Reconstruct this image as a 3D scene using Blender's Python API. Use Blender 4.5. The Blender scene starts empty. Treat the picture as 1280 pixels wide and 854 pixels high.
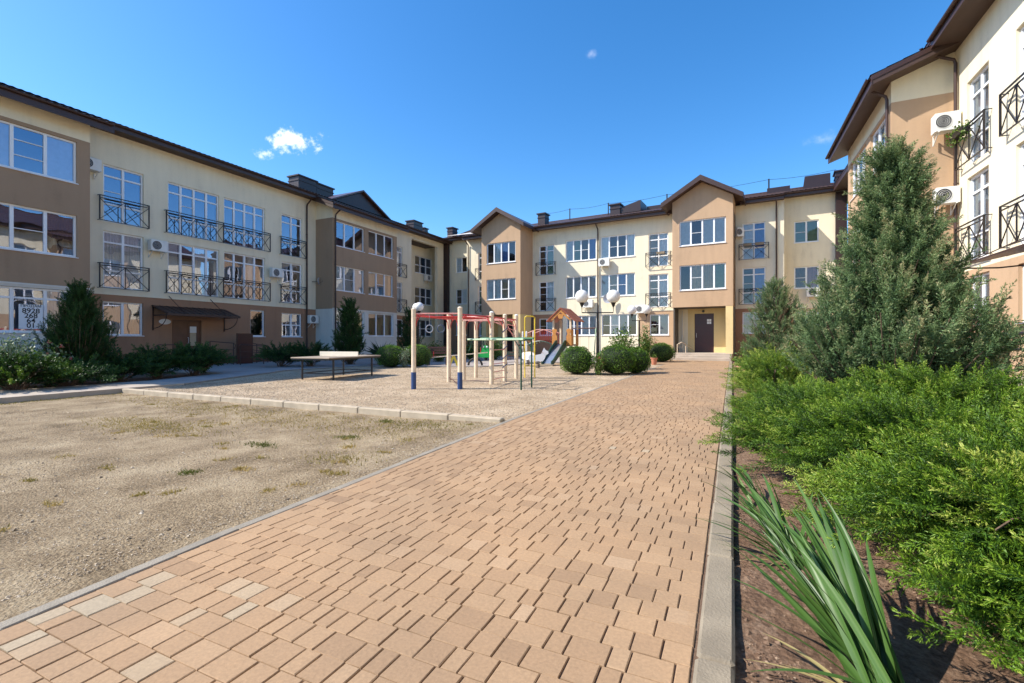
import bpy, math, random
import numpy as np
from mathutils import Vector, Matrix

R = math.radians
rnd = random.Random(11)
SC = bpy.context.scene
COL = SC.collection

# ------------------------------------------------------------------ camera, sky, sun, exposure
CAM_YAW = 25.1
camd = bpy.data.cameras.new('camera')
cam = bpy.data.objects.new('camera', camd)
COL.objects.link(cam)
cam.location = (0, 0, 1.3)
cam.rotation_euler = (R(90), 0, R(CAM_YAW))
camd.sensor_width = 36
camd.lens = 36 * 587 / 1280
camd.shift_y = (425 - 427) / 1280
camd.clip_start = 0.05
camd.clip_end = 2000
SC.camera = cam

SUN_EL, SUN_AZ = 43.0, 60.0            # light travels towards (sin az, cos az)
world = bpy.data.worlds.new('World')
SC.world = world
world.use_nodes = True
wn, wl = world.node_tree.nodes, world.node_tree.links
wn.clear()
wout = wn.new('ShaderNodeOutputWorld')
bg = wn.new('ShaderNodeBackground')
sky = wn.new('ShaderNodeTexSky')
sky.sky_type = 'NISHITA'
sky.sun_disc = False
sky.sun_elevation = R(SUN_EL)
sky.sun_rotation = R(180 + SUN_AZ)
sky.altitude = 300
sky.air_density = 1.0
sky.dust_density = 0.7
sky.ozone_density = 3.5
bg.inputs["Strength"].default_value = 0.145
# small white clouds: part of the sky, fixed by direction
tc = wn.new('ShaderNodeTexCoord')
def cloud_mask(d, ax, ay, soft):
    d = Vector(d).normalized()
    side = Vector((0, 0, 1)).cross(d).normalized(); up = d.cross(side)
    def dot(v, k):
        n = wn.new('ShaderNodeVectorMath'); n.operation = 'DOT_PRODUCT'
        wl.new(tc.outputs['Generated'], n.inputs[0]); n.inputs[1].default_value = v / k
        return n.outputs['Value']
    a = dot(side, ax); b = dot(up, ay); c = dot(d, 1.0)
    cb = wn.new('ShaderNodeCombineXYZ'); wl.new(a, cb.inputs[0]); wl.new(b, cb.inputs[1])
    ln = wn.new('ShaderNodeVectorMath'); ln.operation = 'LENGTH'; wl.new(cb.outputs[0], ln.inputs[0])
    nz = wn.new('ShaderNodeTexNoise'); nz.inputs['Scale'].default_value = 42; nz.inputs['Detail'].default_value = 8
    nz.inputs['Roughness'].default_value = 0.62
    wl.new(tc.outputs['Generated'], nz.inputs['Vector'])
    m = wn.new('ShaderNodeMath'); m.operation = 'MULTIPLY_ADD'
    wl.new(nz.outputs['Fac'], m.inputs[0]); m.inputs[1].default_value = 3.4; m.inputs[2].default_value = -0.75
    s = wn.new('ShaderNodeMath'); s.operation = 'SUBTRACT'; wl.new(m.outputs[0], s.inputs[0]); wl.new(ln.outputs['Value'], s.inputs[1])
    mr = wn.new('ShaderNodeMapRange'); mr.interpolation_type = 'SMOOTHSTEP'
    mr.inputs['From Min'].default_value = -0.15; mr.inputs['From Max'].default_value = soft
    wl.new(s.outputs[0], mr.inputs['Value'])
    g = wn.new('ShaderNodeMath'); g.operation = 'GREATER_THAN'; wl.new(c, g.inputs[0]); g.inputs[1].default_value = 0
    o = wn.new('ShaderNodeMath'); o.operation = 'MULTIPLY'; wl.new(mr.outputs[0], o.inputs[0]); wl.new(g.outputs[0], o.inputs[1])
    return o.outputs[0]
def pixdir(u, v):
    s, c = math.sin(R(CAM_YAW)), math.cos(R(CAM_YAW)); r = (u - 640) / 587
    return Vector((c * r - s, s * r + c, (425 - v) / 587))
m1 = cloud_mask(pixdir(368, 175), 0.047, 0.021, 0.9)
m2 = cloud_mask(pixdir(330, 192), 0.018, 0.010, 1.1)
m3 = cloud_mask(pixdir(739, 68), 0.010, 0.007, 2.2)
m4 = cloud_mask(pixdir(1030, 174), 0.035, 0.010, 4.0)
prev = m1
for mm, kf in ((m2, 1.0), (m3, .25), (m4, .6)):
    mk = wn.new('ShaderNodeMath'); mk.operation = 'MULTIPLY'; mk.inputs[1].default_value = kf; wl.new(mm, mk.inputs[0]); mm = mk.outputs[0]
    ad = wn.new('ShaderNodeMath'); ad.operation = 'MAXIMUM'; wl.new(prev, ad.inputs[0]); wl.new(mm, ad.inputs[1]); prev = ad.outputs[0]
mixc = wn.new('ShaderNodeMixRGB')
hs = wn.new('ShaderNodeHueSaturation'); hs.inputs['Saturation'].default_value = 1.30; hs.inputs['Value'].default_value = 0.96
wl.new(sky.outputs[0], hs.inputs['Color'])
mf = wn.new('ShaderNodeMath'); mf.operation = 'MULTIPLY'; mf.inputs[1].default_value = 0.93; wl.new(prev, mf.inputs[0])
wl.new(mf.outputs[0], mixc.inputs['Fac']); wl.new(hs.outputs[0], mixc.inputs['Color1'])
mixc.inputs['Color2'].default_value = (6.6, 6.6, 6.9, 1)
wl.new(mixc.outputs[0], bg.inputs['Color'])
wl.new(bg.outputs[0], wout.inputs['Surface'])

sund = bpy.data.lights.new('sun', 'SUN')
sund.energy = 4.0
sund.angle = R(0.53)
sund.color = (1.0, 0.94, 0.84)
sun = bpy.data.objects.new('sun', sund)
COL.objects.link(sun)
trav = Vector((math.sin(R(SUN_AZ)) * math.cos(R(SUN_EL)), math.cos(R(SUN_AZ)) * math.cos(R(SUN_EL)), -math.sin(R(SUN_EL))))
sun.rotation_euler = trav.to_track_quat('-Z', 'Y').to_euler()
sun.location = (-20, -20, 30)

SC.view_settings.view_transform = 'Standard'
SC.view_settings.look = 'None'
SC.view_settings.gamma = 1
SC.view_settings.exposure = 0.90
SC.view_settings.use_curve_mapping = False

# ------------------------------------------------------------------ materials
def new_mat(name):
    m = bpy.data.materials.new(name); m.use_nodes = True
    nt = m.node_tree; nt.nodes.clear()
    out = nt.nodes.new('ShaderNodeOutputMaterial')
    p = nt.nodes.new('ShaderNodeBsdfPrincipled')
    nt.links.new(p.outputs[0], out.inputs['Surface'])
    return m, nt, p, out
def N(nt, typ, **kw):
    n = nt.nodes.new(typ)
    for k, v in kw.items():
        if k in n.inputs: n.inputs[k].default_value = v
        else: setattr(n, k, v)
    return n
def ramp(nt, fac, stops):
    r = nt.nodes.new('ShaderNodeValToRGB'); e = r.color_ramp.elements
    e[0].position, e[0].color = stops[0][0], (*stops[0][1], 1)
    e[1].position, e[1].color = stops[-1][0], (*stops[-1][1], 1)
    for p_, c_ in stops[1:-1]:
        x = e.new(p_); x.color = (*c_, 1)
    nt.links.new(fac, r.inputs[0]); return r.outputs[0]
def sc(c, k): return tuple(x * k for x in c)

def plain(name, col, rough=0.6, metal=0.0, var=0.08, scale=6.0, bump=0.0, bscale=80.0, coat=0.0):
    m, nt, p, out = new_mat(name)
    t = N(nt, 'ShaderNodeTexCoord')
    n = N(nt, 'ShaderNodeTexNoise', Scale=scale, Detail=5.0)
    nt.links.new(t.outputs['Object'], n.inputs['Vector'])
    c = ramp(nt, n.outputs['Fac'], [(0.3, sc(col, 1 - var)), (0.7, sc(col, 1 + var))])
    nt.links.new(c, p.inputs['Base Color'])
    p.inputs['Roughness'].default_value = rough; p.inputs['Metallic'].default_value = metal
    p.inputs['Coat Weight'].default_value = coat
    if bump:
        b = N(nt, 'ShaderNodeTexNoise', Scale=bscale, Detail=4.0)
        nt.links.new(t.outputs['Object'], b.inputs['Vector'])
        bu = N(nt, 'ShaderNodeBump', Strength=bump, Distance=0.01)
        nt.links.new(b.outputs['Fac'], bu.inputs['Height']); nt.links.new(bu.outputs[0], p.inputs['Normal'])
    return m

def stucco(name, col):
    m, nt, p, out = new_mat(name)
    t = N(nt, 'ShaderNodeTexCoord')
    n = N(nt, 'ShaderNodeTexNoise', Scale=0.8, Detail=6.0, Roughness=0.6)
    n2 = N(nt, 'ShaderNodeTexNoise', Scale=14.0, Detail=4.0)
    mp = N(nt, 'ShaderNodeMapping'); mp.inputs['Scale'].default_value = (1.6, 1.6, 0.22)
    n3 = N(nt, 'ShaderNodeTexNoise', Scale=2.2, Detail=5.0)
    nt.links.new(t.outputs['Object'], mp.inputs[0]); nt.links.new(mp.outputs[0], n3.inputs['Vector'])
    for q in (n, n2): nt.links.new(t.outputs['Object'], q.inputs['Vector'])
    a = N(nt, 'ShaderNodeMath', operation='ADD'); nt.links.new(n.outputs['Fac'], a.inputs[0]); nt.links.new(n3.outputs['Fac'], a.inputs[1])
    a2 = N(nt, 'ShaderNodeMath', operation='MULTIPLY_ADD'); nt.links.new(n2.outputs['Fac'], a2.inputs[0]); a2.inputs[1].default_value = 0.35
    nt.links.new(a.outputs[0], a2.inputs[2])
    hm = N(nt, 'ShaderNodeMath', operation='MULTIPLY'); hm.inputs[1].default_value = 0.425; nt.links.new(a2.outputs[0], hm.inputs[0])
    c = ramp(nt, hm.outputs[0], [(0.32, sc(col, 0.80)), (0.45, sc(col, .95)), (0.55, col), (0.68, sc(col, 1.06))])
    nt.links.new(c, p.inputs['Base Color']); p.inputs['Roughness'].default_value = 0.92
    b = N(nt, 'ShaderNodeTexNoise', Scale=120.0, Detail=3.0)
    nt.links.new(t.outputs['Object'], b.inputs['Vector'])
    bu = N(nt, 'ShaderNodeBump', Strength=0.35, Distance=0.006)
    nt.links.new(b.outputs['Fac'], bu.inputs['Height']); nt.links.new(bu.outputs[0], p.inputs['Normal'])
    return m

def leaf_mat(name, stops, trans=0.25, rough=0.55):
    m, nt, p, out = new_mat(name)
    at = N(nt, 'ShaderNodeAttribute', attribute_name='tint')
    c = ramp(nt, at.outputs['Fac'], stops)
    nt.links.new(c, p.inputs['Base Color']); p.inputs['Roughness'].default_value = rough
    p.inputs['Specular IOR Level'].default_value = 0.35
    tr = N(nt, 'ShaderNodeBsdfTranslucent'); nt.links.new(c, tr.inputs[0])
    mx = N(nt, 'ShaderNodeMixShader'); mx.inputs[0].default_value = trans
    nt.links.new(p.outputs[0], mx.inputs[1]); nt.links.new(tr.outputs[0], mx.inputs[2])
    nt.links.new(mx.outputs[0], out.inputs['Surface'])
    return m

def glass_mat(name, refl=0.30, gcol=(.93, .97, 1.0), tint=(0.90, 0.94, 0.95)):
    m, nt, p, out = new_mat(name)
    nt.nodes.remove(p)
    tr = N(nt, 'ShaderNodeBsdfTransparent'); tr.inputs[0].default_value = (*tint, 1)
    gl = N(nt, 'ShaderNodeBsdfGlossy', Roughness=0.0); gl.inputs[0].default_value = (*gcol, 1)
    t = N(nt, 'ShaderNodeTexCoord'); nz = N(nt, 'ShaderNodeTexNoise', Scale=1.6, Detail=1.0)
    nt.links.new(t.outputs['Object'], nz.inputs['Vector'])
    bu = N(nt, 'ShaderNodeBump', Strength=0.12, Distance=0.02); nt.links.new(nz.outputs['Fac'], bu.inputs['Height'])
    nt.links.new(bu.outputs[0], gl.inputs['Normal'])
    fr = N(nt, 'ShaderNodeFresnel', IOR=1.55)
    ma = N(nt, 'ShaderNodeMath', operation='MULTIPLY_ADD', use_clamp=True); nt.links.new(fr.outputs[0], ma.inputs[0])
    ma.inputs[1].default_value = 1.3; ma.inputs[2].default_value = refl - 0.05
    mx = N(nt, 'ShaderNodeMixShader'); nt.links.new(ma.outputs[0], mx.inputs[0])
    nt.links.new(tr.outputs[0], mx.inputs[1]); nt.links.new(gl.outputs[0], mx.inputs[2])
    nt.links.new(mx.outputs[0], out.inputs['Surface'])
    return m

def ground_mat(name, c1, c2, c3, s1=1.2, s2=30.0, bump=0.8, dist=0.02, stops=(0.36, 0.5, 0.64)):
    m, nt, p, out = new_mat(name)
    t = N(nt, 'ShaderNodeTexCoord')
    big = N(nt, 'ShaderNodeTexNoise', Scale=s1, Detail=6.0, Roughness=0.65)
    sm = N(nt, 'ShaderNodeTexNoise', Scale=s2, Detail=8.0, Roughness=0.75)
    vo = N(nt, 'ShaderNodeTexVoronoi', Scale=s2 * 1.6)
    for q in (big, sm, vo): nt.links.new(t.outputs['Object'], q.inputs['Vector'])
    a = N(nt, 'ShaderNodeMath', operation='MULTIPLY_ADD'); nt.links.new(sm.outputs['Fac'], a.inputs[0]); a.inputs[1].default_value = 0.8
    hb = N(nt, 'ShaderNodeMath', operation='MULTIPLY'); nt.links.new(big.outputs['Fac'], hb.inputs[0]); hb.inputs[1].default_value = 0.6
    nt.links.new(hb.outputs[0], a.inputs[2])
    c = ramp(nt, a.outputs[0], [(stops[0] * 1.35, c1), (stops[1] * 1.38, c2), (stops[2] * 1.38, c3)])
    nt.links.new(c, p.inputs['Base Color']); p.inputs['Roughness'].default_value = 0.95
    p.inputs['Specular IOR Level'].default_value = 0.2
    ad = N(nt, 'ShaderNodeMath', operation='MULTIPLY_ADD'); nt.links.new(vo.outputs['Distance'], ad.inputs[0]); ad.inputs[1].default_value = -0.5
    nt.links.new(sm.outputs['Fac'], ad.inputs[2])
    bu = N(nt, 'ShaderNodeBump', Strength=bump, Distance=dist)
    nt.links.new(ad.outputs[0], bu.inputs['Height']); nt.links.new(bu.outputs[0], p.inputs['Normal'])
    return m

def tint_mat(name, stops, rough=0.85, nscale=60.0, var=0.12, bump=0.35, dist=0.004):
    """colour by the per-stone 'tint' attribute plus fine grain"""
    m, nt, p, out = new_mat(name)
    at = N(nt, 'ShaderNodeAttribute', attribute_name='tint')
    c = ramp(nt, at.outputs['Fac'], stops)
    t = N(nt, 'ShaderNodeTexCoord')
    n = N(nt, 'ShaderNodeTexNoise', Scale=nscale, Detail=6.0, Roughness=0.7)
    n2 = N(nt, 'ShaderNodeTexNoise', Scale=0.9, Detail=5.0, Roughness=0.6)
    nt.links.new(t.outputs['Object'], n.inputs['Vector']); nt.links.new(t.outputs['Object'], n2.inputs['Vector'])
    g = ramp(nt, n.outputs['Fac'], [(0.3, (1 - 1.6 * var,) * 3), (0.7, (1 + var,) * 3)])
    g2 = ramp(nt, n2.outputs['Fac'], [(0.35, (0.86, 0.87, 0.88)), (0.62, (1.05, 1.03, 1.0))])
    mu = N(nt, 'ShaderNodeMixRGB', blend_type='MULTIPLY'); mu.inputs[0].default_value = 1
    nt.links.new(c, mu.inputs[1]); nt.links.new(g, mu.inputs[2])
    mu2 = N(nt, 'ShaderNodeMixRGB', blend_type='MULTIPLY'); mu2.inputs[0].default_value = 1
    nt.links.new(mu.outputs[0], mu2.inputs[1]); nt.links.new(g2, mu2.inputs[2])
    nt.links.new(mu2.outputs[0], p.inputs['Base Color']); p.inputs['Roughness'].default_value = rough
    if bump:
        bu = N(nt, 'ShaderNodeBump', Strength=bump, Distance=dist)
        nt.links.new(n.outputs['Fac'], bu.inputs['Height']); nt.links.new(bu.outputs[0], p.inputs['Normal'])
    return m

CREAM = stucco('cream_stucco', (0.80, 0.71, 0.52))
TAN = stucco('tan_stucco', (0.50, 0.335, 0.205))
BROWN = stucco('brown_stucco', (0.36, 0.20, 0.115))
PALE = stucco('pale_stucco', (0.66, 0.64, 0.58))
OCHRE = stucco('ochre_stucco', (0.72, 0.55, 0.27))
PLINTH = stucco('plinth_stucco', (0.16, 0.08, 0.05))
EAVE = plain('brown_metal', (0.050, 0.024, 0.018), 0.45, 0.0, 0.12, 3)
SOFF = plain('brown_soffit', (0.065, 0.036, 0.026), 0.6, 0.0, 0.12, 3)
ROOF = plain('roof_sheet_metal', (0.085, 0.045, 0.035), 0.35, 0.0, 0.15, 2)
DARKB = plain('dark_brown_sheet', (0.030, 0.014, 0.014), 0.4, 0.0, 0.1, 2)
WHITEF = plain('white_frame', (0.80, 0.81, 0.82), 0.35, 0, 0.03, 3)
BLACK = plain('black_iron', (0.015, 0.012, 0.012), 0.45, 0, 0.1, 20)
GLASS = glass_mat('shade_window_glass', 0.34, (.66, .70, .84))
GLASS2 = glass_mat('window_glass', 0.09, (.8, .84, .9))
ROOM = plain('room_plaster', (0.10, 0.09, 0.08), 0.9)
ACW = plain('ac_housing', (0.74, 0.73, 0.68), 0.5, 0, 0.05, 4)
ACD = plain('ac_grille', (0.05, 0.05, 0.055), 0.5)
CONC = plain('concrete_kerb', (0.25, 0.205, 0.145), 0.9, 0, 0.18, 4, 0.5, 90)
CONCG = plain('grey_concrete', (0.27, 0.235, 0.185), 0.9, 0, 0.15, 5, 0.5, 90)
SIDEW = plain('sidewalk_concrete', (0.42, 0.35, 0.28), 0.92, 0, 0.12, 2, 0.4, 60)
APRON = plain('apron_paving', (0.36, 0.31, 0.28), 0.9, 0, 0.12, 1.2, 0.3, 50)
DOORM = plain('brown_door', (0.05, 0.012, 0.012), 0.35, 0, 0.15, 3)
DOORL = plain('brown_steel_door', (0.13, 0.06, 0.035), 0.4, 0, 0.15, 3)
GLOBE = plain('lamp_globe', (0.82, 0.80, 0.76), 0.25, 0, 0.02, 3, coat=0.4)
POST = plain('cream_post_paint', (0.72, 0.58, 0.42), 0.5, 0, 0.10, 7, 0.2, 60)
BLUE = plain('blue_paint', (0.015, 0.05, 0.16), 0.5, 0, 0.15, 9)
RED = plain('red_paint', (0.52, 0.035, 0.035), 0.45, 0, 0.15, 9)
PINK = plain('faded_pink_paint', (0.62, 0.27, 0.23), 0.5, 0, 0.15, 9)
GREEN = plain('green_paint', (0.02, 0.16, 0.06), 0.4, 0, 0.15, 9)
GREENL = plain('pale_green_paint', (0.42, 0.56, 0.36), 0.4, 0, 0.1, 9)
DGREEN = plain('dark_green_paint', (0.012, 0.06, 0.035), 0.4, 0, 0.15, 9)
YELLOW = plain('yellow_paint', (0.75, 0.55, 0.04), 0.45, 0, 0.1, 9)
ORANGE = plain('orange_wood_paint', (0.45, 0.19, 0.04), 0.5, 0, 0.15, 12)
REDWOOD = plain('orange_red_roof_paint', (0.38, 0.09, 0.035), 0.5, 0, 0.15, 12)
STEEL = plain('slide_steel', (0.45, 0.47, 0.50), 0.3, 0.7, 0.1, 5)
TABLEM = plain('table_board', (0.34, 0.27, 0.20), 0.6, 0, 0.12, 5)
NETM = plain('net_board', (0.78, 0.70, 0.56), 0.6, 0, 0.05, 5)
WOODD = plain('dark_wood', (0.09, 0.035, 0.025), 0.6, 0, 0.2, 12)
PAPER = plain('white_paper', (0.78, 0.79, 0.80), 0.7, 0, 0.02, 3)
INK = plain('black_ink', (0.01, 0.01, 0.012), 0.6)
TERRA = plain('terracotta', (0.50, 0.20, 0.12), 0.8, 0, 0.1, 10)
PINKP = plain('pink_pot', (0.75, 0.30, 0.26), 0.5, 0, 0.1, 10)
BARK = plain('bark', (0.13, 0.085, 0.055), 0.95, 0, 0.3, 20, 0.8, 50)
SHEET = plain('pale_roof_sheet', (0.75, 0.70, 0.64), 0.4, 0, 0.1, 3)  # pale colour stands in for the glare of reflective roof metal
BLUEP = plain('blue_panel', (0.03, 0.06, 0.13), 0.5, 0, 0.1, 5)
GREYBOX = plain('dish_grey', (0.55, 0.56, 0.58), 0.4, 0, 0.05, 5)
CURT = [plain('white_curtain', (0.80, 0.80, 0.78), 0.9), plain('beige_curtain', (0.50, 0.40, 0.27), 0.9),
        plain('grey_blind', (0.66, 0.69, 0.71), 0.8), plain('brown_curtain', (0.12, 0.065, 0.04), 0.9),
        plain('blue_curtain', (0.14, 0.24, 0.50), 0.9), plain('mauve_curtain', (0.36, 0.20, 0.21), 0.9),
        plain('yellow_blind', (0.55, 0.37, 0.06), 0.9), plain('green_blind', (0.22, 0.30, 0.20), 0.9)]

JUN = leaf_mat('spreading_juniper_needles', [(0.0, (0.012, 0.032, 0.005)), (0.45, (0.055, 0.125, 0.010)), (0.8, (0.17, 0.28, 0.016)), (1.0, (0.38, 0.42, 0.08))], 0.10, 0.5)  # darkest stops lowered to colour in the shaded gaps between sprays
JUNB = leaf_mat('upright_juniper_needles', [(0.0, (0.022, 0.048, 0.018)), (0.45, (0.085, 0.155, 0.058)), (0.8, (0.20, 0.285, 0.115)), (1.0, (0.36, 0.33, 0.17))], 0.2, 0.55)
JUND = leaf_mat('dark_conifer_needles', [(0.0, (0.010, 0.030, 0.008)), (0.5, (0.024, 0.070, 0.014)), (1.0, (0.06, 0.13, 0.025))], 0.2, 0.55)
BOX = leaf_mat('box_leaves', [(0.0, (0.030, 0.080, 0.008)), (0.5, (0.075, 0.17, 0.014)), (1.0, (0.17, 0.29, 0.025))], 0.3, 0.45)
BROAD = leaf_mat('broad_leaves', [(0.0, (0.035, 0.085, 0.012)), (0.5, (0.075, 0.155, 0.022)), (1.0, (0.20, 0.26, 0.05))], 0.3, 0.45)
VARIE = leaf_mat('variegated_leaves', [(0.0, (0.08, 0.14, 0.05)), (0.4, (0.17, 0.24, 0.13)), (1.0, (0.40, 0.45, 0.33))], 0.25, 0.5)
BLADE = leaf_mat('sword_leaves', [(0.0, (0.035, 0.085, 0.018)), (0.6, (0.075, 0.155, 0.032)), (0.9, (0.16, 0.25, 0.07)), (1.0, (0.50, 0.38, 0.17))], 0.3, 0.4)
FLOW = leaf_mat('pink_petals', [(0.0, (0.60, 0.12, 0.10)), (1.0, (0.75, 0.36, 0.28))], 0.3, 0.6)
WEED = leaf_mat('dry_weeds', [(0.0, (0.08, 0.11, 0.015)), (0.5, (0.26, 0.21, 0.05)), (1.0, (0.45, 0.32, 0.11))], 0.3, 0.7)
PAVER = tint_mat('clay_pavers', [(0.0, (0.275, 0.172, 0.096)), (0.35, (0.345, 0.218, 0.122)), (0.7, (0.385, 0.248, 0.140)), (0.93, (0.41, 0.275, 0.165)), (0.97, (0.39, 0.285, 0.18)), (1.0, (0.41, 0.33, 0.225))])
STONE = tint_mat('pebbles', [(0.0, (0.20, 0.15, 0.10)), (0.5, (0.42, 0.33, 0.23)), (1.0, (0.66, 0.56, 0.43))], bump=0)
CLOD = tint_mat('soil_clods', [(0.0, (0.09, 0.05, 0.03)), (0.6, (0.19, 0.115, 0.07)), (1.0, (0.34, 0.24, 0.16))], bump=0)
DIRT = ground_mat('dirt', (0.11, 0.075, 0.04), (0.35, 0.26, 0.16), (0.52, 0.41, 0.27), 1.5, 36, 1.0, 0.035, (0.38, 0.5, 0.6))
GRAV = ground_mat('fine_gravel', (0.23, 0.16, 0.10), (0.47, 0.35, 0.23), (0.66, 0.52, 0.37), 1.1, 26, 1.0, 0.03)
SOIL = ground_mat('soil', (0.085, 0.048, 0.030), (0.20, 0.12, 0.075), (0.34, 0.235, 0.16), 1.6, 22, 1.0, 0.03)
JOINT = ground_mat('joint_sand', (0.09, 0.055, 0.035), (0.16, 0.10, 0.065), (0.24, 0.17, 0.11), 2, 60, 0.5, 0.01)
LAND = ground_mat('land', (0.12, 0.13, 0.06), (0.22, 0.19, 0.11), (0.30, 0.25, 0.16), 0.2, 5, 0.5, 0.03)

# ------------------------------------------------------------------ mesh helpers
class MB:
    def __init__(self): self.v = []; self.f = []; self.mi = []
    def add(self, vs, fs, mi=0):
        o = len(self.v); self.v += [tuple(x) for x in vs]
        for f in fs: self.f.append(tuple(i + o for i in f)); self.mi.append(mi)
        return self
    def quad(self, a, b, c, d, mi=0): return self.add([a, b, c, d], [(0, 1, 2, 3)], mi)
    def box(self, x0, x1, y0, y1, z0, z1, mi=0):
        if x0 > x1: x0, x1 = x1, x0
        if y0 > y1: y0, y1 = y1, y0
        if z0 > z1: z0, z1 = z1, z0
        return self.add([(x0, y0, z0), (x1, y0, z0), (x1, y1, z0), (x0, y1, z0), (x0, y0, z1), (x1, y0, z1), (x1, y1, z1), (x0, y1, z1)],
                        [(0, 3, 2, 1), (4, 5, 6, 7), (0, 1, 5, 4), (1, 2, 6, 5), (2, 3, 7, 6), (3, 0, 4, 7)], mi)
    def bbox(self, x0, x1, y0, y1, z0, z1, b=0.01, mi=0):
        """box with bevelled top and vertical edges"""
        def ring(d, z): return [(x0 + d, y0, z), (x1 - d, y0, z), (x1, y0 + d, z), (x1, y1 - d, z), (x1 - d, y1, z), (x0 + d, y1, z), (x0, y1 - d, z), (x0, y0 + d, z)]
        x0, x1 = min(x0, x1), max(x0, x1); y0, y1 = min(y0, y1), max(y0, y1)
        def top(z): return [(x0 + b, y0 + b * .3, z)] 
        r0 = ring(b, z0); r1 = ring(b, z1 - b)
        xa, xb, ya, yb = x0 + b, x1 - b, y0 + b, y1 - b
        d = b * .4
        r2 = [(xa + d, ya, z1), (xb - d, ya, z1), (xb, ya + d, z1), (xb, yb - d, z1), (xb - d, yb, z1), (xa + d, yb, z1), (xa, yb - d, z1), (xa, ya + d, z1)]
        vs = r0 + r1 + r2; fs = []
        for k in range(8):
            j = (k + 1) % 8
            fs.append((k, j, 8 + j, 8 + k)); fs.append((8 + k, 8 + j, 16 + j, 16 + k))
        fs.append(tuple(16 + k for k in range(8))); fs.append(tuple(reversed(range(8))))
        return self.add(vs, fs, mi)
    def bar(self, a, b, r, sides=4, r2=None, mi=0, cap=True):
        a, b = Vector(a), Vector(b); d = (b - a)
        if d.length < 1e-6: return self
        d.normalize(); u = d.cross(Vector((0, 0, 1)))
        if u.length < 1e-3: u = Vector((1, 0, 0))
        u.normalize(); w = d.cross(u); r2 = r if r2 is None else r2
        ph = math.pi / 4 if sides == 4 else 0
        k_ = 1.414 if sides == 4 else 1
        vs = []
        for c, rr in ((a, r), (b, r2)):
            for k in range(sides):
                an = ph + 2 * math.pi * k / sides
                vs.append(c + (u * math.cos(an) + w * math.sin(an)) * rr * k_)
        fs = [(k, (k + 1) % sides, sides + (k + 1) % sides, sides + k) for k in range(sides)]
        if cap: fs += [tuple(reversed(range(sides))), tuple(range(sides, 2 * sides))]
        return self.add(vs, fs, mi)
    def tube(self, pts, r, sides=8, mi=0):
        """one continuous tube through pts; r number or list"""
        pts = [Vector(p) for p in pts]; n = len(pts)
        rs = r if isinstance(r, (list, tuple)) else [r] * n
        vs = []; u = None
        for i, p in enumerate(pts):
            d = (pts[min(i + 1, n - 1)] - pts[max(i - 1, 0)]).normalized()
            if u is None:
                u = d.cross(Vector((0, 0, 1)))
                if u.length < 1e-3: u = Vector((1, 0, 0))
            u = (u - d * u.dot(d)).normalized(); w = d.cross(u)
            for k in range(sides):
                an = 2 * math.pi * k / sides
                vs.append(p + (u * math.cos(an) + w * math.sin(an)) * rs[i])
        fs = [(i * sides + k, i * sides + (k + 1) % sides, (i + 1) * sides + (k + 1) % sides, (i + 1) * sides + k) for i in range(n - 1) for k in range(sides)]
        fs += [tuple(reversed(range(sides))), tuple(range((n - 1) * sides, n * sides))]
        return self.add(vs, fs, mi)
    def lathe(self, prof, c=(0, 0, 0), sides=20, mi=0):
        vs = [(c[0] + r * math.cos(2 * math.pi * k / sides), c[1] + r * math.sin(2 * math.pi * k / sides), c[2] + z) for r, z in prof for k in range(sides)]
        n = len(prof)
        fs = [(i * sides + k, i * sides + (k + 1) % sides, (i + 1) * sides + (k + 1) % sides, (i + 1) * sides + k) for i in range(n - 1) for k in range(sides)]
        fs += [tuple(reversed(range(sides))), tuple(range((n - 1) * sides, n * sides))]
        return self.add(vs, fs, mi)
    def ball(self, c, r, seg=20, ring=12, mi=0, squash=1.0):
        prof = [(max(1e-4, r * math.sin(math.pi * i / ring)), -r * squash * math.cos(math.pi * i / ring)) for i in range(ring + 1)]
        return self.lathe(prof, c, seg, mi)
    def prism(self, poly, axis, a, b, mi=0):
        """poly in the two other axes, extruded along axis ('x': poly=(y,z), 'y': poly=(x,z), 'z': poly=(x,y))"""
        n = len(poly)
        def P(q, t): return {'x': (t, q[0], q[1]), 'y': (q[0], t, q[1]), 'z': (q[0], q[1], t)}[axis]
        vs = [P(q, a) for q in poly] + [P(q, b) for q in poly]
        fs = [tuple(range(n)), tuple(reversed(range(n, 2 * n)))] + [(k, k + n, (k + 1) % n + n, (k + 1) % n) for k in range(n)]
        return self.add(vs, fs, mi)
    def pieces(self):
        """groups of faces that stand apart from each other"""
        n = len(self.v); root = list(range(n))
        def find(i):
            while root[i] != i: root[i] = root[root[i]]; i = root[i]
            return i
        for f in self.f:
            a = find(f[0])
            for j in f[1:]: root[find(j)] = a
        ids = {}; isl = np.array([ids.setdefault(find(i), len(ids)) for i in range(n)]); k = len(ids)
        if k < 2 or k > 900: return None
        co = np.array([tuple(v) for v in self.v], float); lo = np.full((k, 3), np.inf); hi = np.full((k, 3), -np.inf)
        np.minimum.at(lo, isl, co); np.maximum.at(hi, isl, co); size = (hi - lo).max(1)
        gap = np.maximum(0, np.maximum(lo[:, None] - hi[None], lo[None] - hi[:, None])); near = np.sqrt((gap ** 2).sum(2)) <= np.maximum(.02, .5 * np.maximum(size[:, None], size[None]))
        grp = -np.ones(k, int); g = 0
        for i in range(k):
            if grp[i] >= 0: continue
            st = [i]; grp[i] = g
            while st:
                q = st.pop()
                for j in np.nonzero(near[q] & (grp < 0))[0]: grp[j] = g; st.append(j)
            g += 1
        return (g, grp[isl]) if g > 1 else None
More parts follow.
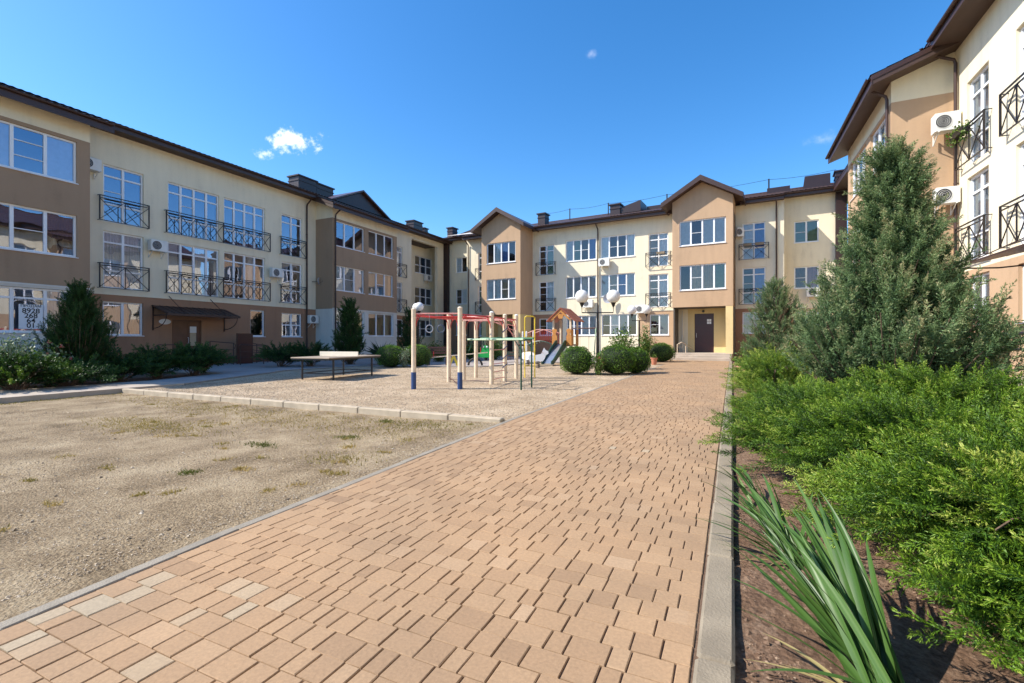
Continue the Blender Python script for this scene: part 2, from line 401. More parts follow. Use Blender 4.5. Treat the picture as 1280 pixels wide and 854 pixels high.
    def build(self, name, mats, parent=None, smooth=False, fix=True):
        pc = self.pieces() if parent is not None else None
        if pc:
            first = None
            for g in range(pc[0]):
                m = MB(); idx = {}
                for f, mi in zip(self.f, self.mi):
                    if pc[1][f[0]] == g:
                        m.f.append(tuple(idx.setdefault(i, len(idx)) for i in f)); m.mi.append(mi)
                m.v = [None] * len(idx)
                for i, j in idx.items(): m.v[j] = self.v[i]
                o = m.build1(name, mats, parent, smooth, fix); first = first or o
            return first
        return self.build1(name, mats, parent, smooth, fix)
    def build1(self, name, mats, parent=None, smooth=False, fix=True):
        me = bpy.data.meshes.new(name)
        me.from_pydata(self.v, [], self.f)
        mats = mats if isinstance(mats, (list, tuple)) else [mats]
        for m in mats: me.materials.append(m)
        if len(mats) > 1: me.polygons.foreach_set('material_index', self.mi)
        if fix:
            import bmesh
            bm = bmesh.new(); bm.from_mesh(me); bmesh.ops.recalc_face_normals(bm, faces=bm.faces); bm.to_mesh(me); bm.free()
        if smooth:
            me.polygons.foreach_set('use_smooth', [True] * len(me.polygons))
            me.set_sharp_from_angle(angle=R(40))
        me.update()
        o = bpy.data.objects.new(name, me); COL.objects.link(o)
        if parent: o.parent = parent
        return o

def tag(o, label=None, cat=None, group=None, kind=None):
    if label: o['label'] = label
    if cat: o['category'] = cat
    if group: o['group'] = group
    if kind: o['kind'] = kind
    return o
def thing(name, label, cat, loc=(0, 0, 0), rz=0, group=None):
    o = bpy.data.objects.new(name, None); COL.objects.link(o)
    o.empty_display_size = 0.2
    o.location = loc; o.rotation_euler = (0, 0, rz)
    return tag(o, label, cat, group)
def copy_tree(o, parent=None):
    c = o.copy(); COL.objects.link(c)
    if parent: c.parent = parent
    for ch in list(o.children): copy_tree(ch, c)
    return c

def np_mesh(name, V, F, mats, parent=None, tint=None, smooth=False):
    """V (n,3), F (m,k) arrays"""
    me = bpy.data.meshes.new(name)
    V = np.ascontiguousarray(V, dtype=np.float32); F = np.ascontiguousarray(F, dtype=np.int32)
    m, k = F.shape
    me.vertices.add(len(V)); me.vertices.foreach_set('co', V.ravel())
    me.loops.add(m * k); me.loops.foreach_set('vertex_index', F.ravel())
    me.polygons.add(m)
    me.polygons.foreach_set('loop_start', np.arange(0, m * k, k, dtype=np.int32))
    me.polygons.foreach_set('loop_total', np.full(m, k, dtype=np.int32))
    me.polygons.foreach_set('use_smooth', np.full(m, bool(smooth)))
    me.update(calc_edges=True)
    if tint is not None:
        a = me.attributes.new('tint', 'FLOAT', 'POINT'); a.data.foreach_set('value', np.ascontiguousarray(tint, dtype=np.float32))
    for mt in (mats if isinstance(mats, (list, tuple)) else [mats]): me.materials.append(mt)
    o = bpy.data.objects.new(name, me); COL.objects.link(o)
    if parent: o.parent = parent
    return o

# ------------------------------------------------------------------ ground and paving (the setting)
def sheet(name, pts, z, mat, sub=0):
    mb = MB(); mb.add([(x, y, z) for x, y in pts], [tuple(range(len(pts)))])
    o = mb.build(name, mat); return tag(o, kind='structure')
def xleft(y): return float(np.interp(y, [-3, 0.93, 2.14, 6.9, 40], [-2.75, -2.97, -3.07, -3.235, -3.27]))

sheet('land', [(-400, -400), (400, -400), (400, 400), (-400, 400)], -0.30, LAND)

rs = np.random.RandomState(5)
def bumpy(name, x0, x1, y0, y1, z0, nx, ny, mat, amp, zfun=None, keep=None):
    X, Y = np.meshgrid(np.linspace(x0, x1, nx), np.linspace(y0, y1, ny))
    Z = np.zeros_like(X) + z0
    for k in range(14):
        kx, ky = rs.uniform(-3, 3, 2) * (1 + k * 0.5); Z += amp * np.sin(kx * X + ky * Y + rs.uniform(0, 6)) / (1 + k * 0.45) * 0.5
    if zfun is not None: Z = zfun(X, Y, Z)
    V = np.stack([X, Y, Z], -1).reshape(-1, 3)
    idx = np.arange(nx * ny).reshape(ny, nx)
    F = np.stack([idx[:-1, :-1], idx[:-1, 1:], idx[1:, 1:], idx[1:, :-1]], -1).reshape(-1, 4)
    if keep is not None:
        c = V[F].mean(1); F = F[keep(c[:, 0], c[:, 1])]
    return tag(np_mesh(name, V, F, mat, smooth=True), kind='structure')
def dirt_z(X, Y, Z):
    t = np.clip((-3.25 - X) / 2.0, 0, 1)
    return Z + (-0.022) * (1 - t) + (-0.085) * t
bumpy('dirt_ground', -14.45, -2.72, -6, 6.9, 0.0, 170, 190, DIRT, 0.006, dirt_z)
# gravel of the playground
gp = [(-3.22, 6.84), (-14.40, 6.84), (-14.45, 8.3), (-17.0, 14.0), (-16.6, 17.4), (-11.0, 19.7), (-9.6, 26.0), (-3.22, 26.0)]
sheet('playground_gravel', gp, -0.012, GRAV)
# left sidewalk and the paved apron before the entrance
mb = MB(); mb.box(-16.4, -14.38, -8, 8.3, -0.25, 0.04); sw = mb.build('sidewalk', SIDEW); tag(sw, kind='structure')
mb = MB(); mb.prism([(-14.38, 8.3), (-16.4, 8.3), (-17.6, 11.6), (-24.9, 11.6), (-24.9, 30), (-17.5, 22.0), (-16.6, 17.55), (-17.05, 14.0), (-14.50, 8.3)], 'z', -0.25, 0.03)
tag(mb.build('entrance_pavement', APRON), kind='structure')
sheet('rear_pavement', [(-24.9, 30), (-17.5, 21.9), (-16.6, 17.5), (-11.0, 19.7), (-9.6, 26.0), (-3.27, 26.0), (-3.27, 34), (-4.8, 40), (-26, 40)], -0.02, APRON)
sheet('left_bed_soil', [(-26, -8), (-16.4, -8), (-16.4, 8.3), (-17.6, 11.6), (-26, 11.6)], -0.03, SOIL)
def soil_z(X, Y, Z): return Z + 0.03 * np.exp(-((X - 0.9) / 0.7) ** 2)
bumpy('flower_bed_soil', 0.0, 5.4, -3, 34, -0.055, 110, 560, SOIL, 0.012, soil_z)
mb = MB(); mb.box(5.4, 6.6, -10, 33, -0.25, 0.05); tag(mb.build('wall_side_pavement', APRON), kind='structure')

# kerbs
def kerb_line(name, pts, w, z0, z1, mat, seg=1.0, bev=0.012):
    mb = MB()
    for (xa, ya), (xb, yb) in zip(pts[:-1], pts[1:]):
        L = math.hypot(xb - xa, yb - ya); n = max(1, round(L / seg)); ux, uy = (xb - xa) / L, (yb - ya) / L
        for k in range(n):
            t0, t1 = L * k / n + 0.004, L * (k + 1) / n - 0.004
            sub = MB(); sub.bbox(t0, t1, -w / 2, w / 2, z0, z1 + rnd.uniform(-0.003, 0.003), bev)
            dy = rnd.uniform(-0.003, 0.003)
            for i, (x, y, z) in enumerate(sub.v): sub.v[i] = (xa + ux * x - uy * (y + dy), ya + uy * x + ux * (y + dy), z)
            mb.add(sub.v, sub.f)
    return tag(mb.build(name, mat), kind='structure')
kerb_line('path_kerb', [(-0.062, -3), (-0.062, 33.5)], 0.146, -0.22, 0.008, CONC, 1.0, 0.014)
kerb_line('path_edge_kerb', [(xleft(y) - 0.045, y) for y in (-3, 0.93, 2.14, 6.9, 26.0)], 0.078, -0.20, -0.004, CONCG, 1.0, 0.006)
kerb_line('playground_kerb', [(-3.36, 6.82), (-14.36, 6.82)], 0.15, -0.25, 0.034, plain('pale_kerb', (0.44, 0.36, 0.26), 0.9, 0, 0.18, 4, 0.5, 90), 1.0, 0.016)
kerb_line('far_gravel_kerb', [(-16.65, 17.45), (-11.0, 19.75), (-9.55, 26.0)], 0.09, -0.2, 0.03, CONCG, 1.0, 0.01)
kerb_line('gravel_side_kerb', [(-14.47, 8.35), (-17.03, 14.0), (-16.65, 17.4)], 0.08, -0.2, 0.035, CONCG, 1.0, 0.01)

# clay pavers of the path, every stone real
def pavers():
    V = []; F = []; T = []; y = -1.6; h = 0.138
    r = random.Random(3); base = 0; tone = 0.5
    rows = 0
    while y < 34.2:
        x0 = (xleft(y) if y < 26.2 else -4.9) + 0.004; xe = -0.146
        x = x0 - r.uniform(0, 0.05); first = True
        while x < xe - 0.03:
            w = r.choice([0.082, 0.088, 0.12, 0.125, 0.13, 0.172, 0.178])
            a, b = max(x, x0), min(x + w, xe)
            x += w
            if b - a < 0.03: continue
            if xe - b < 0.05: b = xe
            g = 0.0015 + r.uniform(0, 0.0010); bv = 0.0035; by = 0.0022
            wob = 0.010 * math.sin(a * 0.9 + y * 0.35) + 0.0015 * math.sin(a * 4.7 + y * 1.9)
            ya, yb = y + g + wob, y + h - g + wob + r.uniform(-.001, .001)
            xa, xb = a + .0027 + g * .3, b - .0027 - g * .3
            z = r.uniform(-0.0016, 0.0012); tx, ty = r.uniform(-.006, .006), r.uniform(-.003, .003)
            def zz(px, py): return z + tx * (px - (xa + xb) / 2) + ty * (py - (ya + yb) / 2)
            P = [(xa, ya), (xb, ya), (xb, yb), (xa, yb)]
            j = [(r.uniform(-.0014, .0014), r.uniform(-.0014, .0014)) for _ in P]
            P = [(p[0] + q[0], p[1] + q[1]) for p, q in zip(P, j)]
            Q = [(xa + bv, ya + by), (xb - bv, ya + by), (xb - bv, yb - by), (xa + bv, yb - by)]
            V += [(p[0], p[1], -0.05) for p in P] + [(p[0], p[1], zz(*p) - 0.0032) for p in P] + [(q[0], q[1], zz(*q)) for q in Q]
            for k in range(4):
                k2 = (k + 1) % 4
                F.append((base + k, base + k2, base + 4 + k2, base + 4 + k)); F.append((base + 4 + k, base + 4 + k2, base + 8 + k2, base + 8 + k))
            F.append((base + 8, base + 9, base + 10, base + 11)); base += 12
            t = min(0.94, max(0, r.gauss(0.52, 0.15)))
            pw = 0.22 if (a < -2.0 and y < 1.7) else (0.03 if y < 3 and a < -1.6 else 0.002)
            if r.random() < pw: t = r.uniform(0.955, 1.0)
            T += [t] * 12
        y += h; rows += 1
    o = np_mesh('brick_path', np.array(V), np.array(F), PAVER, tint=np.array(T))
    tag(o, kind='structure')
pavers()
sheet('path_bedding', [(-2.76, -3), (-0.12, -3), (-0.12, 34.4), (-4.95, 34.4), (-4.95, 26.1), (-3.28, 26.1), (-3.245, 6.9), (-3.08, 2.14), (-2.98, 0.93)], -0.0095, JOINT)

# loose stones (nobody could count them)
def stones(name, n, xf, size, zf, mat, seed, label):
    r = np.random.RandomState(seed)
    P = xf(r, n); n = len(P); S = size(r, n)
    octa = np.array([[1, 0, 0], [-1, 0, 0], [0, 1, 0], [0, -1, 0], [0, 0, 1], [0, 0, -1]], float)
    fo = np.array([[0, 2, 4], [2, 1, 4], [1, 3, 4], [3, 0, 4], [2, 0, 5], [1, 2, 5], [3, 1, 5], [0, 3, 5]])
    J = octa[None] * r.uniform(0.6, 1.25, (n, 6, 3)) + r.uniform(-0.25, 0.25, (n, 6, 3))
    J *= S[:, None, None] * np.array([1, 1, 0.62])
    an = r.uniform(0, 6.28, n); ca, sa = np.cos(an), np.sin(an)
    X = J[..., 0] * ca[:, None] - J[..., 1] * sa[:, None]; Y = J[..., 0] * sa[:, None] + J[..., 1] * ca[:, None]
    V = np.stack([X + P[:, 0:1], Y + P[:, 1:2], J[..., 2] + zf(P)[:, None] + S[:, None] * 0.2], -1).reshape(-1, 3)
    F = (fo[None] + 6 * np.arange(n)[:, None, None]).reshape(-1, 3)
    T = np.repeat(np.clip(r.normal(0.5, 0.25, n), 0, 1), 6)
    o = np_mesh(name, V, F, mat, tint=T)
    tag(o, label, 'stones', kind='stuff'); return o
def near_pts(r, n):
    y = -1.0 + 7.7 * r.uniform(0, 1, n) ** 1.0; x = -3.3 - 9.5 * r.uniform(0, 1, n) ** 1.5
    return np.stack([x, y], 1)
stones('dirt_pebbles', 45000, near_pts, lambda r, n: r.uniform(0.0025, 0.008, n) * np.where(r.uniform(0, 1, n) < .010, 2.6, 1), lambda P: dirt_z(P[:, 0], P[:, 1], 0 * P[:, 0]), STONE, 2, 'small pebbles strewn over the dry dirt')
def pl_pts(r, n):
    y = 6.95 + 15 * r.uniform(0, 1, n) ** 1.6; x = -3.35 - 12.5 * r.uniform(0, 1, n)
    k = x > np.interp(y, [7, 8.3, 14], [-14.2, -14.3, -16.6]); k &= ~((y > 17.0) & (x < np.interp(y, [17.3, 19.7, 26], [-16.4, -10.8, -9.4])))
    return np.stack([x, y], 1)[k]
stones('gravel_pebbles', 42000, pl_pts, lambda r, n: r.uniform(0.006, 0.017, n), lambda P: np.full(len(P), -0.012), STONE, 4, 'loose gravel pebbles covering the playground')
def soil_pts(r, n):
    y = 0.8 + 7 * r.uniform(0, 1, n) ** 1.8; x = 0.04 + 2.2 * r.uniform(0, 1, n) ** 1.3
    return np.stack([x, y], 1)
stones('soil_crumbs', 15000, soil_pts, lambda r, n: r.uniform(0.003, 0.010, n) * np.where(r.uniform(0, 1, n) < .03, 2.2, 1), lambda P: -0.055 + 0.03 * np.exp(-((P[:, 0] - 0.9) / 0.7) ** 2), CLOD, 6, 'brown soil crumbs along the planted bed')

def weeds():
    r = np.random.RandomState(8); P = []; 
    blobs = [(-8.6, 4.4, 0.75, 0.25, 900, .62), (-6.9, 5.6, 1.0, 0.3, 500, .7), (-4.6, 5.6, 0.6, 0.5, 420, .55), (-5.6, 4.2, .14, .06, 130, .1), (-5.1, 3.0, .07, .05, 60, .05), (-9.3, 5.9, .8, .3, 300, .6),
             (-4.9, 5.0, .10, .06, 90, .1), (-4.0, 4.0, .25, .2, 130, .5), (-6.2, 6.2, 1.6, .2, 350, .6), (-11, 6.2, 2, .3, 500, .7), (-14.2, 5.5, .12, 1.6, 500, .5), (-4.3, 6.2, .5, .3, 260, .3), (-5.3, 6.3, .08, .06, 80, .1)]
    for k in range(50):
        blobs.append((-3.5 - 8 * r.uniform() ** 1.3, r.uniform(1.2, 6.5), r.uniform(.02, .08), r.uniform(.02, .06), 22, r.uniform(.45, 1.0)))
    V = []; T = []
    for (x, y, a, b, n, t) in blobs:
        n = int(n * 2.6)
        px = r.normal(x, a, n); py = r.normal(y, b, n); ok = (px < -3.4) & (py < 6.7); px, py = px[ok], py[ok]; n = len(px)
        z = dirt_z(px, py, 0 * px); hgt = r.uniform(.010, .040, n); an = r.uniform(0, 6.28, n); w = r.uniform(.003, .008, n)
        lx, ly = r.normal(0, .02, n), r.normal(0, .02, n)
        A = np.stack([px - w * np.cos(an), py - w * np.sin(an), z], 1); B = np.stack([px + w * np.cos(an), py + w * np.sin(an), z], 1)
        C = np.stack([px + lx, py + ly, z + hgt], 1)
        V.append(np.stack([A, B, C], 1).reshape(-1, 3)); T.append(np.repeat(np.clip(r.normal(t, .15, n), 0, 1), 3))
    V = np.concatenate(V); T = np.concatenate(T)
    o = np_mesh('dry_grass', V, np.arange(len(V)).reshape(-1, 3), WEED, tint=T)
    tag(o, 'sparse dry grass and weeds on the dirt', 'grass', kind='stuff')
weeds()

# ------------------------------------------------------------------ building kit (local axes: x along the facade, -y outwards, z up; p = outward)
REV = 0.13
def panel(mb, s0, s1, z0, z1, p, ops=(), mi=0, rev=REV):
    ops = [o for o in ops if o[0] >= s0 - 1e-4 and o[1] <= s1 + 1e-4 and o[2] >= z0 - 1e-4 and o[3] <= z1 + 1e-4]
    S = sorted({s0, s1, *[o[0] for o in ops], *[o[1] for o in ops]}); Z = sorted({z0, z1, *[o[2] for o in ops], *[o[3] for o in ops]})
    for a, b in zip(S[:-1], S[1:]):
        for c, d in zip(Z[:-1], Z[1:]):
            ms, mz = (a + b) / 2, (c + d) / 2
            if any(o[0] < ms < o[1] and o[2] < mz < o[3] for o in ops): continue
            mb.quad((a, -p, c), (b, -p, c), (b, -p, d), (a, -p, d), mi)
    for (a, b, c, d) in [o[:4] for o in ops]:
        q = p - rev
        mb.quad((a, -p, c), (a, -p, d), (a, -q, d), (a, -q, c), mi); mb.quad((b, -p, c), (b, -q, c), (b, -q, d), (b, -p, d), mi)
        mb.quad((a, -p, d), (b, -p, d), (b, -q, d), (a, -q, d), mi); mb.quad((a, -p, c), (a, -q, c), (b, -q, c), (b, -p, c), mi)

def window(b, s0, s1, z0, z1, p, cols=2, rows=(), screens=(), curt=None, sill=True, wide=0.07, seed=None, mull=0.05):
    """rows: heights of the horizontal bars above z0; screens: (col, height) thin bars; curt: per column index into CURT or None"""
    r = random.Random(seed if seed is not None else int(s0 * 131 + z0 * 17 + p * 7))
    q = p - REV; f = MB(); y0, y1 = -(q + 0.045), -(q - 0.03)
    f.box(s0, s0 + wide, y0, y1, z0, z1); f.box(s1 - wide, s1, y0, y1, z0, z1)
    f.box(s0 + wide, s1 - wide, y0 + .002, y1, z0, z0 + wide); f.box(s0 + wide, s1 - wide, y0 + .002, y1, z1 - wide, z1)
    edges = cols if isinstance(cols, (list, tuple)) else [k / cols for k in range(1, cols)]
    xs = [s0] + [s0 + (s1 - s0) * e for e in edges] + [s1]
    for x in xs[1:-1]: f.box(x - mull, x + mull, y0 + .004, y1, z0 + wide, z1 - wide)
    for k in range(len(xs) - 1):
        a, c = xs[k] + (wide if k == 0 else mull), xs[k + 1] - (wide if k == len(xs) - 2 else mull)
        for h in rows: f.box(a, c, y0 + .006, y1, z0 + h - .035, z0 + h + .035)
        for (kk, h) in screens:
            if kk == k: f.box(a, c, y0 + .008, y1 + .01, z0 + h - .013, z0 + h + .013)
    w = f.build('window', WHITEF, b)
    g = MB(); g.quad((s0 + .01, -q, z0 + .01), (s1 - .01, -q, z0 + .01), (s1 - .01, -q, z1 - .01), (s0 + .01, -q, z1 - .01))
    g.build('pane', GLASS if b.name == LB.name else GLASS2, w, fix=False)
    for k in range(len(xs) - 1):
        ci = (curt[k] if (curt[k] is not None or b.name == LB.name or r.random() < .3) else r.choice([0, 2, 1, 7])) if curt is not None else (r.choice([None, None, 0, 0, 1, 2, 3]) )
        if ci is None: continue
        a, c = xs[k] + .01, xs[k + 1] - .01
        zt = z1 - 0.02; zb = z0 + 0.02
        if curt is None and r.random() < .3: zb = z0 + (z1 - z0) * r.uniform(.3, .6)
        m = MB(); n = 22 if ci != 2 and ci < 6 else 2
        yb = -(q - 0.055)
        for i in range(n):
            xa, xb = a + (c - a) * i / n, a + (c - a) * (i + 1) / n
            ya = yb + .022 * math.sin(i * 1.9) * (n > 2); yc = yb + .022 * math.sin((i + 1) * 1.9) * (n > 2)
            m.quad((xa, ya, zb), (xb, yc, zb), (xb, yc, zt), (xa, ya, zt))
        if ci == 2:
            m = MB(); nn = int((zt - zb) / .06)
            for i in range(nn):
                zc = zt - (i + .5) * .06
                m.quad((a, yb + .012, zc - .027), (c, yb + .012, zc - .027), (c, yb - .012, zc + .027), (a, yb - .012, zc + .027))
        m.build('curtain', CURT[ci], w, smooth=(n > 2), fix=False)
    if sill:
        m = MB(); m.prism([(-(p + .05), z0 - .012), (-(p + .05), z0 - .04), (-q, z0 - .03), (-q, z0 + .012)], 'x', s0 - .03, s1 + .03)
        m.build('sill', WHITEF, w)
    return w

def railing(b, s0, s1, z0, z1, p, panels, mids=(), depth=0.17):
    m = MB(); y = -(p + depth); t = .020
    m.box(s0, s1, y - t, y + t, z1 - .034, z1); m.box(s0 + .001, s1 - .001, y - t + .001, y + t - .001, z1 - .14, z1 - .112)
    m.box(s0 + .001, s1 - .001, y - t + .001, y + t - .001, z0, z0 + .024)
    for k in range(panels + 1):
        x = s0 + (s1 - s0) * k / panels; tt = .021 if k in (0, panels) or k in mids else .013
        x = min(max(x, s0 + tt), s1 - tt)
        m.box(x - tt, x + tt, y - tt - .001, y + tt + .001, z0 - .001, z1 - .001 if k in (0, panels) or k in mids else z1 - .11)
    for k in range(panels):
        a, c = s0 + (s1 - s0) * k / panels, s0 + (s1 - s0) * (k + 1) / panels
        m.bar((a, y - .006, z0 + .02), (c, y - .006, z1 - .12), .011); m.bar((a, y + .006, z1 - .12), (c, y + .006, z0 + .02), .011)
    for x in (s0 + .014, s1 - .014):
        m.box(x - .012, x + .012, y, -p, z1 - .024, z1 - .002); m.box(x - .012, x + .012, y, -p, z0 + .001, z0 + .022)
    return m.build('railing', BLACK, b)

def downpipe(b, s, p, z0, z1, off=0.09, neck=0.55, ptop=None):
    m = MB(); P = [(s, -(p + off), z0), (s, -(p + off), z1 - .55)]
    if neck: P += [(s, -(p + off + .04), z1 - .42), (s, -(p + neck - .08), z1 - .16), (s, -(p + neck), z1 - .02)]
    m.tube(P, 0.048, 10)
    z = z0 + .4
    while z < z1 - .8:
        m.tube([(s, -(p + off), z), (s, -(p + off), z + .035)], 0.056, 10); m.box(s - .01, s + .01, -(p + off), -p, z + .005, z + .03); z += 1.9
    return m.build('downpipe', EAVE, b, smooth=True)

def corrug(mb, s0, s1, y0, z0, slope, depth, period=0.24, amp=0.022, courses=True):
    """profiled metal sheet from the eave (y0,z0) up towards +y"""
    n = max(2, int((s1 - s0) / period * 6)); step = 0.4; m = max(1, int(depth / step)); rows = []
    for j in range(m):
        a, c = depth * j / m, depth * (j + 1) / m
        rows += [(a, 0.016), (c, 0.0)]
    vs = []; fs = []
    for (d, lift) in rows:
        for i in range(n + 1):
            s = s0 + (s1 - s0) * i / n
            w = amp * (0.5 + 0.5 * math.cos(2 * math.pi * (s - s0) / period))
            vs.append((s, y0 + d, z0 + slope * d + w + lift))
    W = n + 1
    for j in range(len(rows) - 1):
        for i in range(n): fs.append((j * W + i, j * W + i + 1, (j + 1) * W + i + 1, (j + 1) * W + i))
    mb.add(vs, fs)

def gutter(b, s0, s1, p, z, r=0.065):
    m = MB(); k = 8
    prof = [(-(p + r) + r * math.cos(math.pi + math.pi * i / k), z + r * math.sin(math.pi + math.pi * i / k)) for i in range(k + 1)]
    prof2 = [(-(p + r) + (r - .006) * math.cos(2 * math.pi - math.pi * i / k), z + (r - .006) * math.sin(2 * math.pi - math.pi * i / k)) for i in range(k + 1)]
    m.prism(prof + prof2, 'x', s0, s1)
    return m.build('gutter', EAVE, b)

GRP_AC = 'air conditioner units on the facades'
def ac_unit(label, b, s, p, z, rz=0.0, w=0.78, h=0.54, d=0.29, flip=False):
    """top-level thing standing on wall brackets; (s,p,z) in the building's own axes"""
    M = Matrix.Translation(b.location) @ Matrix.Rotation(b.rotation_euler.z, 4, 'Z')
    loc = M @ Vector((s, -p, z))
    t = thing('air_conditioner', label, 'air conditioner', loc, b.rotation_euler.z + rz, GRP_AC)
    m = MB(); m.bbox(-w / 2, w / 2, -d - .12, -.12, .03, h, .018); m.build('housing', ACW, t)
    x = (-0.11 if not flip else 0.11)
    m = MB()
    m.v = []; 
    def ring(r0, r1, yy):
        n = 24; vs = []
        for k in range(n):
            a = 2 * math.pi * k / n; vs += [(x + r0 * math.cos(a), yy, h / 2 + .015 + r0 * math.sin(a)), (x + r1 * math.cos(a), yy, h / 2 + .015 + r1 * math.sin(a))]
        m.add(vs, [(2 * k, 2 * k + 1, (2 * k + 3) % (2 * n), (2 * k + 2) % (2 * n)) for k in range(n)])
    yy = -d - .124
    m.add([(x + .2 * math.cos(2 * math.pi * k / 24), yy, h / 2 + .015 + .2 * math.sin(2 * math.pi * k / 24)) for k in range(24)], [tuple(range(24))])
    m.build('fan_grille', ACD, t, fix=False)
    m = MB()
    for rr in (.05, .1, .15, .2):
        n = 20; pts = [(x + rr * math.cos(2 * math.pi * k / n), yy - .008, h / 2 + .015 + rr * math.sin(2 * math.pi * k / n)) for k in range(n + 1)]
        m.tube(pts, .0045, 4)
    m.build('fan_guard', ACW, t)
    m = MB()
    for sx in (-w / 2 + .1, w / 2 - .1):
        m.box(sx - .018, sx + .018, -d - .14, .0, 0, .028); m.box(sx - .018, sx + .018, -.03, 0, -.28, .0); m.bar((sx, -.02, -.27), (sx, -d - .05, .0), .012)
    m.build('bracket', ACW, t)
    return t

def dish(label, b, s, p, z, r=0.3, yaw=0.5):
    M = Matrix.Translation(b.location) @ Matrix.Rotation(b.rotation_euler.z, 4, 'Z')
    t = thing('satellite_dish', label, 'satellite dish', M @ Vector((s, -p, z)), b.rotation_euler.z + yaw, 'satellite dishes on the facades')
    m = MB(); prof = [(r * k / 6, 0.25 * r * (k / 6) ** 2) for k in range(7)]
    prof = [(max(a, .002), c) for a, c in prof] + [(r * .99, .25 * r + .012), (r * .5, .25 * r * .25 + .012), (.002, .012)]
    m.lathe(prof, (0, 0, 0), 24)
    m.v = [(x, -zz - .38, y) for x, y, zz in m.v]
    m.build('reflector', GREYBOX, t, smooth=True)
    m = MB(); m.tube([(0, 0, -.05), (0, -.2, -.05), (0, -.37, 0)], .018, 6); m.tube([(0, -.38, -r * .9), (0, -.68, -.02)], .01, 6); m.box(-.03, .03, -.74, -.66, -.05, .03)
    m.build('arm', BLACK, t); return t

def interior(b, s0, s1, p, depth=3.6, zs=(0.1, 3.3, 6.3, 9.5)):
    """rooms behind the openings: floor slabs, a back partition and cross walls"""
    m = MB(); y = -(p - REV - .05)
    m.box(s0, s1, y + depth, y + depth + .1, 0, zs[-1])
    for z in zs: m.box(s0, s1, y, y + depth - .002, z - .12, z)
    n = max(1, int((s1 - s0) / 3.4))
    for k in range(n + 1):
        x = s0 + (s1 - s0) * k / n
        m.box(x - .04, x + .04, y + .003, y + depth - .004, .002, zs[-1] - .125)
    m.build('room', ROOM, b)

# door helper
def door(b, s0, s1, z0, z1, p, mat, leaves=1, lab=None):
    q = p - REV; m = MB()
    m.box(s0, s1, -(q + .05), -(q - .05), z0, z1)
    d = m.build('door', mat, b)
    m = MB(); L = (s1 - s0) / leaves
    for k in range(leaves):
        a, c = s0 + L * k + .07, s0 + L * (k + 1) - .07
        m.box(a, c, -(q + .062), -(q + .048), z0 + .12, z0 + .95); m.box(a, c, -(q + .062), -(q + .048), z0 + 1.08, z1 - .12)
    m.build('door_leaf', mat, d)
    m = MB(); x = (s0 + s1) / 2 + (.07 if leaves == 2 else -(s1 - s0) / 2 + .12)
    m.tube([(x, -(q + .06), z0 + 1.02), (x, -(q + .13), z0 + 1.02), (x, -(q + .13), z0 + 1.3), (x, -(q + .06), z0 + 1.3)], .014, 6)
    m.build('handle', GREYBOX, d)
    return d

def roof_shell(b, parts, name='roof'):
    """parts: list of (s0,s1,p_out,z_out,slope,depth,hollow back) sheets with a back slope"""
    m = MB()
    for (s0, s1, p, z, sl, dep, back) in parts:
        corrug(m, s0, s1, -p, z, sl, dep)
        if back:
            zt = z + sl * dep; y = -p + dep
            m.quad((s0, y, zt + .01), (s1, y, zt + .01), (s1, y + dep, z), (s0, y + dep, z))
            m.prism([(-p, z - .01), (-p + dep, zt - .01), (-p + 2 * dep, z - .01)], 'x', s0 + .02, s1 - .02)
            m.box(s0, s1, y - .12, y + .12, zt, zt + .07)
    return m.build(name, ROOF, b, fix=False)

def eave(b, s0, s1, p_wall, p_out, zs, zf, z_top, ends=True):
    m = MB(); m.box(s0, s1, -p_out, -p_wall + .05, zs, zs + .03)
    m.build('soffit', SOFF, b)
    m = MB(); m.box(s0, s1, -p_out - .025, -p_out, zf, z_top); m.box(s0, s1, -p_out - .045, -p_out - .025, z_top - .07, z_top - .01)
    if ends:
        m.box(s0 - .02, s0, -p_out - .02, -p_wall, zf + .001, z_top - .001); m.box(s1, s1 + .02, -p_out - .02, -p_wall, zf + .001, z_top - .001)
    m.build('fascia', EAVE, b)

def sloped_bay_roof(b, s0, s1, p_out, z_bot, z_top, slope):
    """slab over a bay, sloping with the main roof; s0,s1 include the side overhang"""
    m = MB(); D = p_out + .3
    poly = [(-p_out, z_bot), (-p_out, z_top), (-p_out + D, z_top + slope * D), (-p_out + D, z_bot + slope * D)]
    m.prism(poly, 'x', s0, s1); m.build('bay_eave', SOFF, b)
    m = MB(); m.box(s0 - .015, s1 + .015, -p_out - .03, -p_out - .002, z_bot - .01, z_top + .01)
    for a in (s0, s1):
        q = [(-p_out - .02, z_top - .14), (-p_out - .02, z_top + .02), (-p_out + D, z_top + .02 + slope * (D + .02)), (-p_out + D, z_top - .14 + slope * (D + .02))]
        m.prism(q, 'x', a - .02 if a == s0 else a + .002, a - .002 if a == s0 else a + .02)
    m.build('bay_fascia', EAVE, b)
    m = MB(); corrug(m, s0 - .02, s1 + .02, -p_out - .06, z_top + .015, slope, D); m.build('bay_roof', ROOF, b, fix=False)
    gutter(b, s0 + .05, s1 - .05, p_out + .03, z_top - .02)

def side_wall(mb, s, p0, p1, z0, z1a, z1b, mi=0):
    """wall in the plane x=s from outwardness p0 (z top z1a) to p1 (z top z1b)"""
    mb.quad((s, -p0, z0), (s, -p1, z0), (s, -p1, z1b), (s, -p0, z1a), mi)

